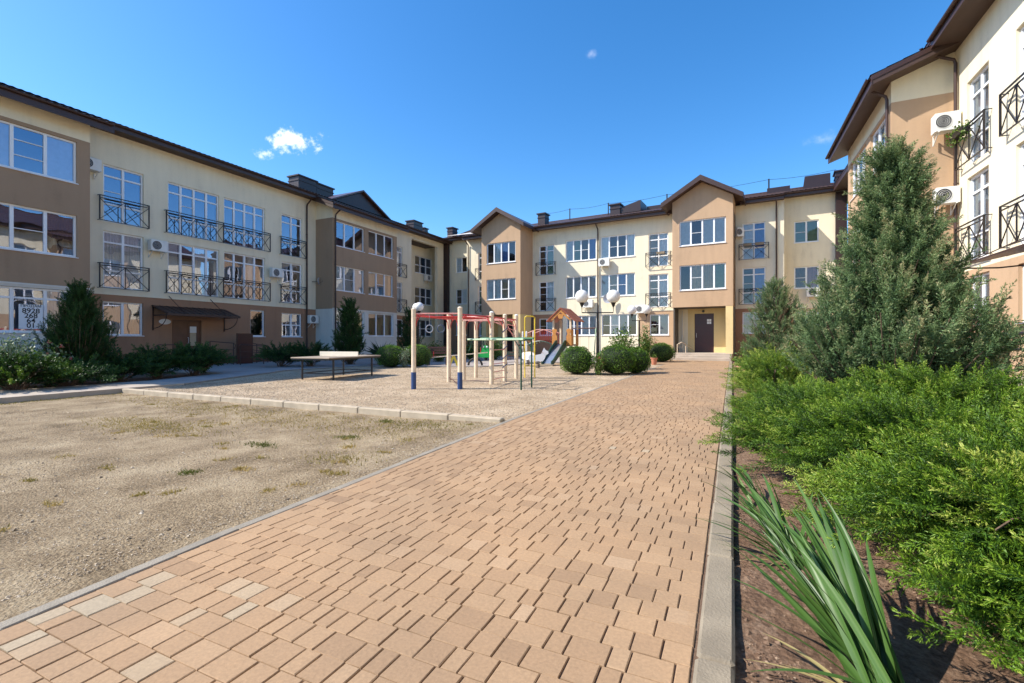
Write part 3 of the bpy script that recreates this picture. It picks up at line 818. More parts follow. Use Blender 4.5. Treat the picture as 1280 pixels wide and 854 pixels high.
# ------------------------------------------------------------------ LEFT BUILDING (s = world Y)
LB = thing('apartment_building', 'three-storey cream and brown apartment building in shade along the left side of the courtyard', 'building', (-24.8, 0, 0), R(90))
S2, S3 = 3.58, 6.50                       # sills of the french windows
BAND = 3.32
BA, BBY = (2.9, 9.87), (22.5, 28.9)         # the two bays
fr = [(10.97, 12.52, 2), (13.56, 16.08, 4), (16.34, 18.80, 4), (19.92, 21.42, 2), (30.0, 31.47, 2)]
ops_main = [(a, c, z, z + 2.5) for a, c, n in fr for z in (S2, S3)]
gw = [(10.95, 12.50, 1.5, 3.0, 2), (17.87, 18.78, 1.5, 3.02, 1), (19.92, 21.40, 1.5, 2.95, 2), (30.1, 31.6, 1.6, 3.0, 2)]
ops_g = [g[:4] for g in gw] + [(13.75, 15.15, 0.12, 2.3)]
m = MB(); m2 = MB()
for a, c in ((9.87, 22.5), (28.9, 32.7)):
    panel(m, a, c, BAND, 10.43, 0, ops_main); panel(m2, a, c, 0.0, BAND, 0, ops_g)
panel(m, 36.6, 38.2, 0, 10.43, 0)                                   # pier of the corner recess
m.quad((36.6, 0, 0), (36.6, 1.5, 0), (36.6, 1.5, 10.43), (36.6, 0, 10.43)) if False else m.box(36.602, 38.19, .004, .3, 0, 10.42)
m.box(32.7, 36.6, 0, .3, 9.95, 10.43)
side_wall(m, 32.7, 0, -1.5, 0, 10.4, 10.4)
lo = [(35.2, 37.9, 7.5, 9.1), (35.2, 37.9, 4.6, 6.2), (35.2, 37.9, 1.6, 3.2)]
panel(m, 32.7, 40, 0, 10.4, -1.5, lo, mi=1)
m.box(2.91, 3.05, 0.01, 13, 0, 10.4); m.box(2.91, 38.2, 12.9, 13.1, 0, 10.4)
m.build('wall', [CREAM, CREAM], LB)
m2.build('ground_floor_wall', BROWN, LB)
m = MB(); m.box(9.9, 22.45, -.035, -.002, 0, .42); m.box(28.95, 32.6, -.035, -.002, 0, .42); m.build('plinth', PLINTH, LB)
m = MB(); m.box(9.9, 22.45, -.03, -.001, BAND - .03, BAND + .03); m.build('band', CREAM, LB)
m = MB(); m.box(32.75, 36.6, .35, 1.4, 9.9, 9.95); m.build('recess_soffit', SOFF, LB)
for i, (a, c, z, t) in enumerate(lo):
    window(LB, a, c, z, t, -1.5, 3, (0.75,) if i != 9 else (), curt=[1, None, None] if i < 2 else [None] * 3, seed=i)
for i, (a, c, n) in enumerate(fr):
    for j, z in enumerate((S2, S3)):
        cu = {(0, 0): [0, 0], (0, 1): [None, None], (1, 0): [2, None, 0, 2], (1, 1): [None] * 4, (2, 0): [3, None, 0, 3], (2, 1): [None, None, 3, None], (3, 0): [None, 1], (3, 1): [None, None]}.get((i, j), [None, 0])
        scr = {(0, 1): [(0, 1.35)], (1, 0): [(1, 1.5)], (1, 1): [(1, 1.5)], (2, 0): [], (2, 1): [], (3, 0): []}.get((i, j), [])
        window(LB, a, c, z, z + 2.5, 0, n, (0.78, 2.02), scr, cu, sill=False, seed=i * 7 + j)
for z in (S2, S3):
    for (a, c, n, mid) in ((10.75, 12.68, 2, ()), (13.38, 19.03, 8, (4,)), (19.72, 21.62, 2, ()), (29.8, 31.85, 2, ())):
        railing(LB, a, c, z - .02, z + 1.07, 0, n, mid)
for i, (a, c, z, t, n) in enumerate(gw):
    window(LB, a, c, z, t, 0, n, (0.72,) if i == 2 else (), curt=[[1, 1], [None], [None, 3], [None, None], [0, None, 0]][i], seed=50 + i)
d = door(LB, 13.75, 15.15, 0.12, 2.3, 0, DOORL, 2)
m = MB(); m.box(14.62, 14.92, -(-.13 + .075), -(-.13 + .063), 1.0, 1.95); m.build('door_window', CURT[1], d)
m = MB(); m.box(14.61, 14.93, -(-.13 + .082), -(-.13 + .077), 1.66, 1.98); m.build('door_notice', PAPER, d)
# bays
m = MB(); mp = MB(); mt = MB(); mf = MB()
bwA = [(6.73, 9.46, 3), (3.3, 6.03, 3)]
bwB = [(22.70, 25.38, 3), (25.80, 28.48, 3)]
for (s0, s1), bw in ((BA, bwA), (BBY, bwB)):
    ops = [(a, c, z, z + 1.63) for a, c, n in bw for z in (4.54, 7.44)]; og = [(a, c, 1.58, 3.22) for a, c, n in bw]
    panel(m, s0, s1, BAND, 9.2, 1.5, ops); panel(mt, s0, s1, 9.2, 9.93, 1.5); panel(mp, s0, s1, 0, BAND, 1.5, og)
    for s in (s0, s1):
        side_wall(m, s, 0, 1.5, BAND, 9.2, 9.2); side_wall(mt, s, 0, 1.5, 9.2, 10.45, 9.93); side_wall(mp, s, 0, 1.5, 0, BAND, BAND)
    mf.box(s0 - .01, s1 + .01, -1.53, -1.49, BAND - .02, BAND + .05)
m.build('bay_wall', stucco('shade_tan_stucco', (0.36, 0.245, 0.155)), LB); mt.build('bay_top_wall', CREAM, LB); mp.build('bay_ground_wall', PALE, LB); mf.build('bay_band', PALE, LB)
CV = {(0, 0, 4.54): [None, None, 3], (0, 0, 7.44): [2, None, 2], (0, 0, 1.58): [None, None, 0], (1, 0, 7.44): [None] * 3, (1, 1, 7.44): [None] * 3, (1, 0, 4.54): [0, None, 0], (1, 1, 4.54): [1, None, 1],
      (1, 0, 1.58): [0, 1, 1], (1, 1, 1.58): [1, 1, 1]}
for bi, bw in enumerate((bwA, bwB)):
    for wi, (a, c, n) in enumerate(bw):
        for z in (1.58, 4.54, 7.44):
            scr = {(0, 0, 7.44): [(1, .55), (1, 1.1)], (0, 0, 4.54): [(1, .8)], (1, 0, 4.54): [(1, .8)], (1, 1, 4.54): [(1, .8)]}.get((bi, wi, z), [])
            window(LB, a, c, z, z + 1.63, 1.5, n, (1.25,) if (bi == 0 and z < 2) else (), scr, CV.get((bi, wi, z)), seed=int(a * 10 + z), wide=.07 if bi == 0 else .055, mull=.05)
sloped_bay_roof(LB, BA[0] - .6, BA[1] + .5, 2.15, 9.66, 9.98, 0.36)
sloped_bay_roof(LB, BBY[0] - .6, BBY[1] + .6, 2.15, 9.60, 9.90, 0.38)
eave(LB, 2.4, 39.6, 0, 0.75, 10.40, 10.34, 10.60)
gutter(LB, 10.5, 21.9, 0.775, 10.57); gutter(LB, 29.6, 38.0, 0.775, 10.57)
roof_shell(LB, [(2.35, 40.3, 0.80, 10.62, 0.345, 7.3, True)])
downpipe(LB, 21.72, 0, 0.05, 10.42); downpipe(LB, 22.66, 1.5, 0.05, 9.85, neck=.6)
interior(LB, 3.1, 32.5, 0); interior(LB, 3.0, 9.8, 1.5, 2.0); interior(LB, 22.6, 28.8, 1.5, 2.0); interior(LB, 32.8, 38.1, -1.5, 3)
def chimney(b, s0, s1, p, dep, z0, z1):
    m = MB(); m.box(s0, s1, -p, -p + dep, z0, z1); m.box(s0 - .09, s1 + .09, -p - .09, -p + dep + .09, z1, z1 + .09); m.box(s0 - .04, s1 + .04, -p - .04, -p + dep + .04, z1 - .32, z1 - .26)
    m.build('chimney', DARKB, b)
chimney(LB, 23.7, 25.3, -3.0, 1.0, 11.0, 12.95); chimney(LB, 25.5, 27.1, -3.2, 1.0, 11.0, 12.95); chimney(LB, 37.0, 38.4, -3.0, 0.9, 11.0, 12.8); chimney(LB, 39.3, 39.9, -3.4, .6, 11.5, 12.6)
m = MB(); m.prism([(23.2, 10.55), (29.4, 10.55), (26.3, 12.0)], 'y', -.35, 3.4); m.build('dormer_wall', DARKB, LB)
m = MB()
for sgn in (-1, 1):
    c, e = 26.3, 26.3 + sgn * 3.5; q = [(c, 12.06), (e, 10.42), (e, 10.52), (c, 12.18)]
    m.prism(q, 'y', -.6, 3.8)
m.build('dormer_roof', ROOF, LB)
# entrance canopy on the left building
m = MB(); m.add([(12.84, -.01, 2.9), (16.4, -.01, 2.9), (16.4, -1.25, 2.5), (12.84, -1.25, 2.5), (12.84, -.01, 2.94), (16.4, -.01, 2.94), (16.4, -1.25, 2.54), (12.84, -1.25, 2.54)],
        [(0, 1, 2, 3), (4, 7, 6, 5), (0, 3, 7, 4), (1, 5, 6, 2), (3, 2, 6, 7)])
x = 12.86
while x < 16.4: m.add([(x, -.02, 2.945), (x + .03, -.02, 2.945), (x + .03, -1.26, 2.548), (x, -1.26, 2.548), (x + .015, -.02, 2.965), (x + .015, -1.26, 2.568)], [(0, 4, 5, 3), (4, 1, 2, 5), (3, 5, 2)]); x += .3
cn = m.build('canopy', EAVE, LB)
m = MB()
for x in (12.9, 16.34):
    m.box(x - .02, x + .02, -.06, -.002, 1.75, 2.88); m.box(x - .018, x + .018, -1.2, -.06, 2.44, 2.49)
    P = [(x, -.05 - 1.05 * math.sin(t), 1.85 + .6 * (1 - math.cos(t))) for t in np.linspace(0, math.pi / 2, 8)]
    m.tube(P, .017, 6)
m.box(12.84, 16.4, -1.27, -1.22, 2.44, 2.53)
m.build('canopy_bracket', EAVE, cn)
m = MB()
for x in (13.6, 15.6): m.bar((x, -.02, 3.42), (x + .05, -1.2, 2.56), .012)
m.build('tension_rod', EAVE, cn)
# tall dark panel over the joint between the two buildings
m = MB(); m.box(38.2, 38.9, -.02, .3, 0, 10.4); m.build('joint_panel', DARKB, LB)

# ------------------------------------------------------------------ REAR BUILDING
CB = thing('apartment_building', 'three-storey sunlit apartment building closing the far end of the courtyard, with two gabled tan bays', 'building', (-14.88, 35.6, 0.03), R(-4.6))
T2, T3 = 3.60, 6.52
P_C, P_D = 2.1, 1.9
GC, GD = (-3.55, 0.08), (11.48, 15.14)
m = MB(); mb_ = MB(); mt = MB(); mo = MB()
frc = [(-5.3, -3.85), (0.66, 1.97), (9.47, 10.83), (15.55, 16.88)]
ops = [(a, c, z, z + 2.38) for a, c in frc for z in (T2, T3)]
w4 = [(3.0, 5.52), (5.86, 8.48)]
ops += [(a, c, z, z + 1.66) for a, c in w4 for z in (4.55, 7.42)]
og = [(-5.2, -3.9, 1.6, 3.1), (0.66, 1.97, 1.62, 3.0), (3.05, 5.55, 1.62, 3.15), (5.95, 8.62, 1.62, 3.2), (9.54, 10.88, 1.62, 3.1), (15.55, 16.9, 1.7, 3.1)]
for a, c in ((-6.5, GC[0]), (GC[1], GD[0]), (GD[1], 17.92)): panel(m, a, c, BAND, 10.12, 0, ops)
panel(mb_, -6.5, GC[0], 0, BAND, 0, og); panel(mb_, GC[1], 2.75, 0, BAND, 0, og)
panel(m, 2.75, 8.75, 0, BAND, 0, og); panel(mt, 8.75, GD[0], 0, BAND, 0, og); panel(mb_, GD[1], 17.92, 0, BAND, 0, og)
rec = [(-8.9, -7.6), (18.5, 19.85)]
orc = [(a, c, z, z + 1.42) for a, c in rec for z in (1.7, 4.62, 7.6)]
for a, c in ((-9.9, -6.5), (17.92, 20.75)): panel(m, a, c, BAND, 10.62, -1.6, orc); panel(mt if c > 0 else mb_, a, c, 0, BAND, -1.6, orc)
for s in (-6.5, 17.92):
    side_wall(m, s, 0, -1.6, BAND, 10.12, 10.6); side_wall(mt, s, 0, -1.6, 0, BAND, BAND)
m.box(-9.9, 20.75, 12.9, 13.1, 0, 10.3)
m.build('wall', CREAM, CB)
mb_.build('ground_floor_wall', BROWN, CB); mt.build('ground_floor_wall', TAN, CB)
for i, (a, c) in enumerate(frc):
    for j, z in enumerate((T2, T3)):
        cu = {(1, 0): [None, None], (1, 1): [3, None], (2, 0): [1, 0], (2, 1): [1, 0], (3, 0): [None, 4], (3, 1): [2, 4]}.get((i, j), [None, None])
        window(CB, a, c, z, z + 2.38, 0, 2, (.75, 1.93), [(0, 1.35)], cu, sill=False, seed=i + j * 9)
for i, (a, c) in enumerate(w4):
    for j, z in enumerate((4.55, 7.42)):
        cu = {(0, 0): [2, 2, 0, 2], (0, 1): [2, None, 3, 4], (1, 0): [2, 1, 4, 2], (1, 1): [0, 3, 3, 0]}[(i, j)]
        window(CB, a, c, z, z + 1.66, 0, 4, (), {(0, 1): [(1, .83), (2, .83)], (1, 1): [(1, .83), (2, .83)], (1, 0): [(1, .83), (2, .83)]}.get((i, j), []), cu, seed=i)
for i, (a, c, z, t) in enumerate(og):
    n = 2 if c - a < 2 else 4
    window(CB, a, c, z, t, 0, n, (), [(0, .75)] if n == 2 else [(0, .75), (1, .75)], [[None, None], [None, None], [2, 4, 0, 2], [3, 0, 2, None], [None, 2], [2, 2]][i], seed=i)
for i, (a, c, z, t) in enumerate(orc):
    window(CB, a, c, z, t, -1.6, 2, (), [(0, .7)], [[None, None], [None, None], [None, None], [3, 6], [3, 5], [7, 7]][i], seed=i)
for z in (T2, T3):
    for (a, c) in ((-5.5, -3.65), (0.44, 2.19), (9.28, 11.06), (15.34, 17.09)): railing(CB, a, c, z - .02, z + 1.0, 0, 2)
# planters hung on two of the upper railings are things of their own (below)
# gabled bays
bm_ = MB()
def gable_bay(s0, s1, p, zb, wins, mid_z_eave=10.38, peak=11.45):
    ops = [(wins[0], wins[1], z, z + 1.64) for z in (4.52, 7.44)]
    panel(bm_, s0, s1, zb, 10.1, p, ops); c = (s0 + s1) / 2
    bm_.add([(s0, -p, 10.1), (s1, -p, 10.1), (s1, -p, mid_z_eave), (c, -p, peak), (s0, -p, mid_z_eave)], [(0, 1, 2, 3, 4)])
    for s in (s0, s1): side_wall(bm_, s, 0, p, zb, mid_z_eave, mid_z_eave)
    bm_.quad((s0, 0, zb), (s1, 0, zb), (s1, -p, zb), (s0, -p, zb))
    r_ = MB(); f_ = MB(); w = (s1 - s0) / 2 + .6; sl = (peak - mid_z_eave) / ((s1 - s0) / 2)
    for sg in (-1, 1):
        e = c + sg * w; ze = peak - sl * w
        r_.prism([(c, peak + .03), (e, ze + .03), (e, ze + .22), (c, peak + .26)], 'y', -p - .62, 4.4)
        f_.prism([(c, peak - .04), (e + sg * .02, ze - .05), (e + sg * .02, ze + .24), (c, peak + .30)], 'y', -p - .66, -p - .622)
        f_.box(e, e + sg * .03, -p - .62, -.1, ze - .02, ze + .235)
        f_.prism([(c, peak + .02), (e, ze + .02), (e, ze + .028), (c, peak + .028)], 'y', -p - .615, -.7)
    r_.build('gable_roof', ROOF, CB); f_.build('gable_board', EAVE, CB)
gable_bay(*GC, P_C, 3.30, (-3.06, -0.36)); gable_bay(*GD, P_D, 3.42, (11.93, 14.73))
bm_.build('bay_wall', TAN, CB)
window(CB, -3.06, -.36, 4.52, 6.16, P_C, 4, (), [(2, .8)], [0, 0, 1, 0], seed=1); window(CB, -3.06, -.36, 7.44, 9.08, P_C, 4, (), [], [3, None, 4, None], seed=2)
window(CB, 11.93, 14.73, 4.52, 6.16, P_D, 4, (), [(1, .8)], [None, 1, None, None], seed=3); window(CB, 11.93, 14.73, 7.44, 9.08, P_D, 4, (), [(1, .8)], [2, 3, 2, 2], seed=4)
# ground floor below the bays
m = MB(); dops = [(12.63, 13.85, 0.42, 3.05)]
panel(m, GD[0], GD[1], 0, 3.42, .3, dops); side_wall(m, GD[0], 0, .3, 0, 3.42, 3.42)
m.box(14.72, 15.135, -P_D + .01, -.3, 0, 3.415)
m.box(-.62, .07, -P_C + .01, -.3, 0, 3.295); m.box(-3.54, -3.1, -P_C + .01, -.3, 0, 3.295)
panel(m, GC[0], GC[1], 0, 3.3, .28, [(-2.6, -1.5, .3, 2.6)])
m.build('entrance_wall', OCHRE, CB)
m = MB(); m.box(GD[0], 12.2, -.32, -.302, 0.0, 3.4); m.build('corner_strip', CREAM, CB)
d = door(CB, 12.63, 13.85, .42, 3.05, .3, DOORM)
m = MB()
for i in range(2):
    for j in range(2): m.box(13.42 + i * .14, 13.54 + i * .14, -.24, -.228, 2.35 + j * .17, 2.5 + j * .17)
m.build('door_notice', PAPER, d)
door(CB, -2.6, -1.5, .3, 2.6, .28, DOORM)
m = MB(); m.ball((13.2, -.42, 3.2), .09, 12, 8); m.build('entrance_lamp', ACD, CB)
m = MB()
for k in range(3): m.bbox(11.55 - k * .0, 15.1, -2.2 - .3 * (2 - k) + .0, -.3, 0.0 + .14 * k - (.2 if k == 0 else 0), .14 * (k + 1), .012)
m.v = [(x, y, z) for x, y, z in m.v]
m.build('entrance_step', SIDEW, CB)
m = MB(); m.tube([(11.85, -.36, .1), (11.85, -.36, 3.3)], .03, 6); m.build('thin_pipe', PALE, CB)
# eaves and roofs
for a, c in ((-6.5, GC[0] - .3), (GC[1] + .3, GD[0] - .3), (GD[1] + .3, 17.92)):
    eave(CB, a, c, 0, .7, 10.12, 10.02, 10.28, ends=False); gutter(CB, a, c, .725, 10.27)
for a, c in ((-10.6, -6.5), (17.92, 21.6)): eave(CB, a, c, -1.6, -.9, 10.60, 10.52, 10.76, ends=False); gutter(CB, a, c, -.875, 10.75)
roof_shell(CB, [(-6.5, 17.92, .75, 10.32, .30, 7.2, True), (-10.8, -6.5, -.85, 10.80, .30, 5.6, True), (17.92, 21.8, -.85, 10.80, .30, 5.6, True)])
for s, p, z, q in ((-6.28, 0, 10.1, 0), (5.68, 0, 10.1, 0), (17.5, 0, 10.1, 0)): downpipe(CB, s, p, .05, z, neck=.6)
m = MB(); m.box(-10.3, -9.62, 1.2, 1.62, 0, 10.5); m.box(20.72, 21.3, 1.2, 1.62, 0, 10.5); m.build('joint_panel', DARKB, CB)
chimney(CB, .1, .75, -.9, .8, 10.6, 11.75); chimney(CB, 5.9, 6.7, -2.2, 1.0, 10.8, 12.0); chimney(CB, 20.9, 21.5, -3.4, 1.0, 11.4, 12.4); chimney(CB, -9.9, -9.3, -1.6, .8, 10.8, 11.9)
m = MB()
m.prism([(6.7, 11.3), (8.3, 11.3), (8.3, 12.15), (6.7, 11.75)], 'y', 2.3, 4.2)
m.box(8.6, 10.0, 3.0, 4.0, 11.2, 11.75); m.box(16.9, 18.3, 3.4, 4.4, 11.3, 11.95) 
m.prism([(-9.2, 11.0), (-5.2, 11.0), (-5.2, 12.3), (-9.2, 11.5)], 'y', 2.6, 4.6); m.prism([(19.0, 11.2), (20.6, 11.2), (20.6, 12.35), (19.15, 12.35)], 'y', 3.2, 4.5)
m.build('roof_hatch', DARKB, CB)
m = MB(); m.add([(-8.9, .2, 10.80), (-4.4, -.2, 10.58), (-4.6, 1.2, 11.05), (-8.2, 1.6, 11.1), (-8.9, .2, 10.82), (-4.4, -.2, 10.62), (-4.6, 1.2, 11.12), (-8.2, 1.6, 11.2)], [(0, 1, 2, 3), (4, 7, 6, 5), (0, 4, 5, 1), (1, 5, 6, 2), (2, 6, 7, 3), (3, 7, 4, 0)]); m.build('glare_sheet', SHEET, CB)  # pale sheet added where the metal roof reflects brightly
m = MB(); ww = []
for s in (1.6, 5.1, 9.9, 17.0):
    m.tube([(s, 4.2, 11.4), (s, 4.2, 12.85)], .05, 6)
for a, c in ((-1.5, 1.6), (1.6, 5.1), (5.1, 9.9), (9.9, 17.0), (17.0, 21)):
    m.tube([(a + (c - a) * t, 4.2, 12.8 + .0 - .12 * math.sin(math.pi * t)) for t in np.linspace(0, 1, 7)], .012, 4)
m.build('lightning_wire', BLACK, CB)
interior(CB, -6.4, 17.8, -.05, 3.4, (0.3, 3.4, 6.35, 9.6)); interior(CB, -3.5, 0, P_C, 2.0, (3.45, 6.35, 9.6)); interior(CB, 11.55, 15.1, P_D, 1.8, (3.5, 6.35, 9.6)); interior(CB, -9.8, -6.6, -1.6, 2.5, (.3, 3.4, 6.35, 9.6)); interior(CB, 18.0, 20.6, -1.6, 2.5, (.3, 3.4, 6.35, 9.6))

# ------------------------------------------------------------------ RIGHT BUILDING (s = -world Y)
RB = thing('apartment_building', 'three-storey sunlit cream apartment building on the right edge behind the big juniper', 'building', (6.5, 0, 0.08), R(-90))
PR = 1.65
BR = (-26.2, -19.72)
m = MB(); m2 = MB()
frr = [(-18.87, -17.54, 2), (-16.15, -13.6, 4), (-12.2, -10.8, 2), (-29.6, -28.1, 2)]
ops = [(a, c, z, z + 2.55) for a, c, n in frr for z in (S2, S3)]
gwr = [(-18.75, -17.5, 1.66, 3.15, 2), (-16.05, -14.6, 1.66, 3.12, 2), (-10.5, -8.5, 1.66, 3.12, 2)]
for a, c in ((-34.3, BR[0]), (BR[1], 4)): panel(m, a, c, BAND, 10.5, 0, ops); panel(m2, a, c, 0, BAND, 0, [g[:4] for g in gwr])
m.box(-34, 4, 12.9, 13.1, 0, 10.4); m.box(3.9, 4, .01, 13, 0, 10.4)
m.build('wall', CREAM, RB); m2.build('ground_floor_wall', TAN, RB)
for i, (a, c, n) in enumerate(frr):
    for j, z in enumerate((S2, S3)): window(RB, a, c, z, z + 2.55, 0, n, (.78, 2.05), [(0, 1.3)], [0, 2] if n == 2 else [0, 2, None, 0], sill=False, seed=i + j)
for i, (a, c, z, t, n) in enumerate(gwr): window(RB, a, c, z, t, 0, n, (), (), [0, 2], seed=i)
for z in (S2, S3):
    for (a, c, n) in ((-19.2, -17.33, 2), (-16.5, -13.3, 4), (-12.4, -10.5, 2), (-29.8, -27.9, 2)):
        railing(RB, a, c, z + .02, z + 1.12, 0, n)
m = MB(); mt = MB()
bwr = [(-25.65, -23.06, 3), (-22.34, -19.98, 3)]
panel(m, *BR, BAND, 9.2, PR, [(a, c, z, z + 1.65) for a, c, n in bwr for z in (4.54, 7.46)]); panel(mt, *BR, 9.2, 9.95, PR)
panel(m, *BR, 0, BAND, PR, [(a, c, 1.6, 3.1) for a, c, n in bwr])
for s in BR: side_wall(m, s, 0, PR, 0, 9.2, 9.2); side_wall(mt, s, 0, PR, 9.2, 10.5, 9.95)
m.build('bay_wall', TAN, RB); mt.build('bay_top_wall', CREAM, RB)
for a, c, n in bwr:
    for z in (1.6, 4.54, 7.46): window(RB, a, c, z, z + (1.65 if z > 2 else 1.5), PR, n, (), [(1, .8)], [0, 2, 0], seed=int(-a))
sloped_bay_roof(RB, BR[0] - .6, BR[1] + .62, PR + .65, 9.66, 9.94, 0.37)
eave(RB, -34.8, 4, 0, .78, 10.48, 10.42, 10.70)
gutter(RB, BR[1] + .7, 3.9, .805, 10.67)
roof_shell(RB, [(-35, 4.2, .83, 10.72, .345, 7.3, True)])
downpipe(RB, -19.42, 0, .05, 10.52, neck=.72); downpipe(RB, BR[1] - .1, PR, .05, 9.9, neck=.6)
m = MB(); m.tube([(-19.42, -.7, 10.42), (-19.35, -.95, 10.50), (-19.3, -.98, 10.62)], .05, 8); m.build('downpipe_neck', EAVE, RB, smooth=True)
interior(RB, -33, 3.8, 0); interior(RB, BR[0] + .1, BR[1] - .1, PR, 2.2)
m = MB()
m.add([(-15.2, -.01, 3.35), (-11.5, -.01, 3.35), (-11.5, -1.5, 3.0), (-15.2, -1.5, 3.0), (-15.2, -.01, 3.39), (-11.5, -.01, 3.39), (-11.5, -1.5, 3.04), (-15.2, -1.5, 3.04)], [(0, 1, 2, 3), (4, 7, 6, 5), (0, 3, 7, 4), (1, 5, 6, 2), (3, 2, 6, 7)])
m.tube([(-15.15, -.05, 3.0), (-15.15, -.7, 2.95), (-15.15, -1.45, 2.98)], .02, 6); m.bar((-15.15, -.02, 3.75), (-15.15, -1.3, 3.1), .012)
m.build('canopy', EAVE, RB)



# ------------------------------------------------------------------ air conditioners and dishes
ac_unit('white air conditioner peeking out beside the top left bay, left of the first french window', LB, 10.35, 0, 8.45)
ac_unit('white air conditioner on the left building, right of the second-floor french window nearest the canopy', LB, 12.98, 0, 5.45, w=.72)
ac_unit('white air conditioner on the left building between the wide second-floor windows and the narrow one', LB, 19.35, 0, 5.0, w=.74)
ac_unit('grey air conditioner low beside the dark downpipe, right of the ground-floor window', LB, 22.05, 0, 2.35, w=.66)
ac_unit('small air conditioner under the top window of the corner recess', LB, 36.9, -1.5, 6.85, w=.95, h=.6)
ac_unit('air conditioner under the top-floor window just right of the middle downpipe', CB, 6.25, 0, 6.78, w=.85, h=.6)
ac_unit('air conditioner just left of the middle downpipe, above the ground-floor windows', CB, 4.95, 0, 3.72, w=.85, h=.6)
ac_unit('air conditioner behind the twin globe lamp, beside the lowest windows', CB, 9.0, 0, 3.18, w=.8, h=.6)
ac_unit('dark-fronted air conditioner on the wall right of the tall gabled bay, top floor', CB, 15.22, 0, 8.0, rz=R(40), w=.5, h=.6)
ac_unit('air conditioner under the second-floor window in the right corner', CB, 19.6, -1.6, 4.0, w=.85, h=.6)
ac_unit('big white air conditioner high on the tan bay side, top floor of the right building', RB, -19.62, .36, 7.78, rz=R(90), w=.64, h=.60, d=.36)
ac_unit('white air conditioner on the tan bay side, one floor lower than the big one', RB, -19.62, .34, 5.5, rz=R(90), w=.60, h=.54, d=.32)
dish('pale satellite dish beside the downpipe of the left building', LB, 22.2, 0, 5.15, .24, .5)
dish('white satellite dish on the rear building above the right globe of the nearer lamp', CB, 6.45, 0, 4.35, .36, .3)

# flower boxes on railings
def planter(label, b, s, p, z, w, mat, seed, flowers=True, n=500, rz=0.0):
    M = Matrix.Translation(b.location) @ Matrix.Rotation(b.rotation_euler.z, 4, 'Z')
    t = thing('flower_box', label, 'flower box', M @ Vector((s, -p, z)), b.rotation_euler.z + rz, 'flower boxes on balcony railings')
    m = MB(); m.prism([(-.08, 0), (.08, 0), (.1, .16), (-.1, .16)], 'x', -w / 2, w / 2); m.build('trough', mat, t)
    return t
PL1 = planter('pale flower box on the top railing right of the gabled tan entrance bay, left one', CB, 15.85, .2, 7.38, .5, CONC, 1)
PL2 = planter('pale flower box on the top railing right of the gabled tan entrance bay, right one', CB, 16.55, .2, 7.38, .5, CONC, 2)
PL3 = planter('beige flower box on the top railing left of the gabled tan entrance bay', CB, 10.35, .2, 7.36, .55, CONC, 3)
PL4 = planter('flower box with trailing green plants on the top railing of the right building', RB, -18.75, .22, 7.42, .9, BLACK, 4)

# ------------------------------------------------------------------ signs
def text_mesh(parent, txt, size, loc, rot, mat, name='lettering', bold=0.0):
    cu = bpy.data.curves.new('t', 'FONT'); cu.body = txt; cu.size = size; cu.align_x = 'CENTER'; cu.align_y = 'CENTER'; cu.offset = bold; cu.extrude = .001
    o = bpy.data.objects.new('t', cu); COL.objects.link(o)
    me = bpy.data.meshes.new_from_object(o.evaluated_get(bpy.context.evaluated_depsgraph_get()))
    bpy.data.objects.remove(o)
    me.materials.clear(); me.materials.append(mat)
    q = bpy.data.objects.new(name, me); COL.objects.link(q); q.parent = parent; q.location = loc; q.rotation_euler = rot
    return q
sg = thing('sale_poster', 'white window poster with a black phone number, behind the dark conifer on the left', 'poster', (-23.3 + .01, 8.115, 0), R(90))
m = MB(); m.box(-.33, .33, -.003, .003, 1.70, 2.60); m.build('paper', PAPER, sg)
for txt, z, s in (('ПРОДАМ', 2.54, .125), ('8928', 2.36, .245), ('268', 2.18, .245), ('64', 2.0, .245), ('01', 1.82, .245)):
    text_mesh(sg, txt, s, (0, -.008, z), (R(90), 0, 0), INK, bold=.0035 if s > .2 else .001)
pq = thing('oval_plaque', 'small oval white plaque beside the brown door under the canopy', 'plaque', (-24.79, 13.42, 2.18), R(90))
m = MB(); m.lathe([(.26, 0), (.27, .01), (.26, .022), (.20, .024)], (0, 0, 0), 28)
m.v = [(x, -z, y * .5) for x, y, z in m.v]; m.build('plate', PAPER, pq)
sg2 = MB(); sg2.box(-.16, .16, -.004, .004, -.05, .05)

# ------------------------------------------------------------------ entrance ramp rails, panel
rl = thing('ramp_handrail', 'dark brown metal handrails along the ramp beside the brown entrance screen', 'handrail', (-23.3, 16.2, 0), R(90))
def rail_part(parent, s0, s1, p, z0, z1, n):
    m = MB(); P = [(s0, -p, z0 + .95), (s1, -p, z1 + .95)]
    m.tube([(s0 - .06, -p, z0 + .7), (s0 - .1, -p, z0 + .86), *P, (s1 + .12, -p, z1 + .86), (s1 + .06, -p, z1 + .66)], .022, 6)
    m.tube([(s0, -p, z0 + .6), (s1, -p, z1 + .6)], .016, 6)
    m.tube([(s0, -p, z0 + .3), (s1, -p, z1 + .3)], .012, 6)
    for k in range(n):
        t = k / (n - 1); s = s0 + (s1 - s0) * t; z = z0 + (z1 - z0) * t; m.tube([(s, -p, 0), (s, -p, z + .94)], .022, 6)
    m.build('handrail', EAVE, parent)
rail_part(rl, -1.55, -.35, 0.0, .28, .18, 2); rail_part(rl, .55, 1.9, -.35, .22, .02, 3); rail_part(rl, -.6, .7, .9, .12, .02, 2)
rl2 = thing('handrail', 'short brown handrail left of the brown entrance door on the left building', 'handrail', (-23.9, 13.0, 0), R(90))
rail_part(rl2, -.35, .45, 0, .12, .12, 2)
sc_ = thing('entrance_screen', 'dark brown sheet-metal screen standing by the ramp of the left entrance', 'screen', (-23.55, 16.65, 0), R(90))
m = MB(); m.box(-.42, .42, -.02, .02, .04, 1.62); m.build('panel', DOORM, sc_)
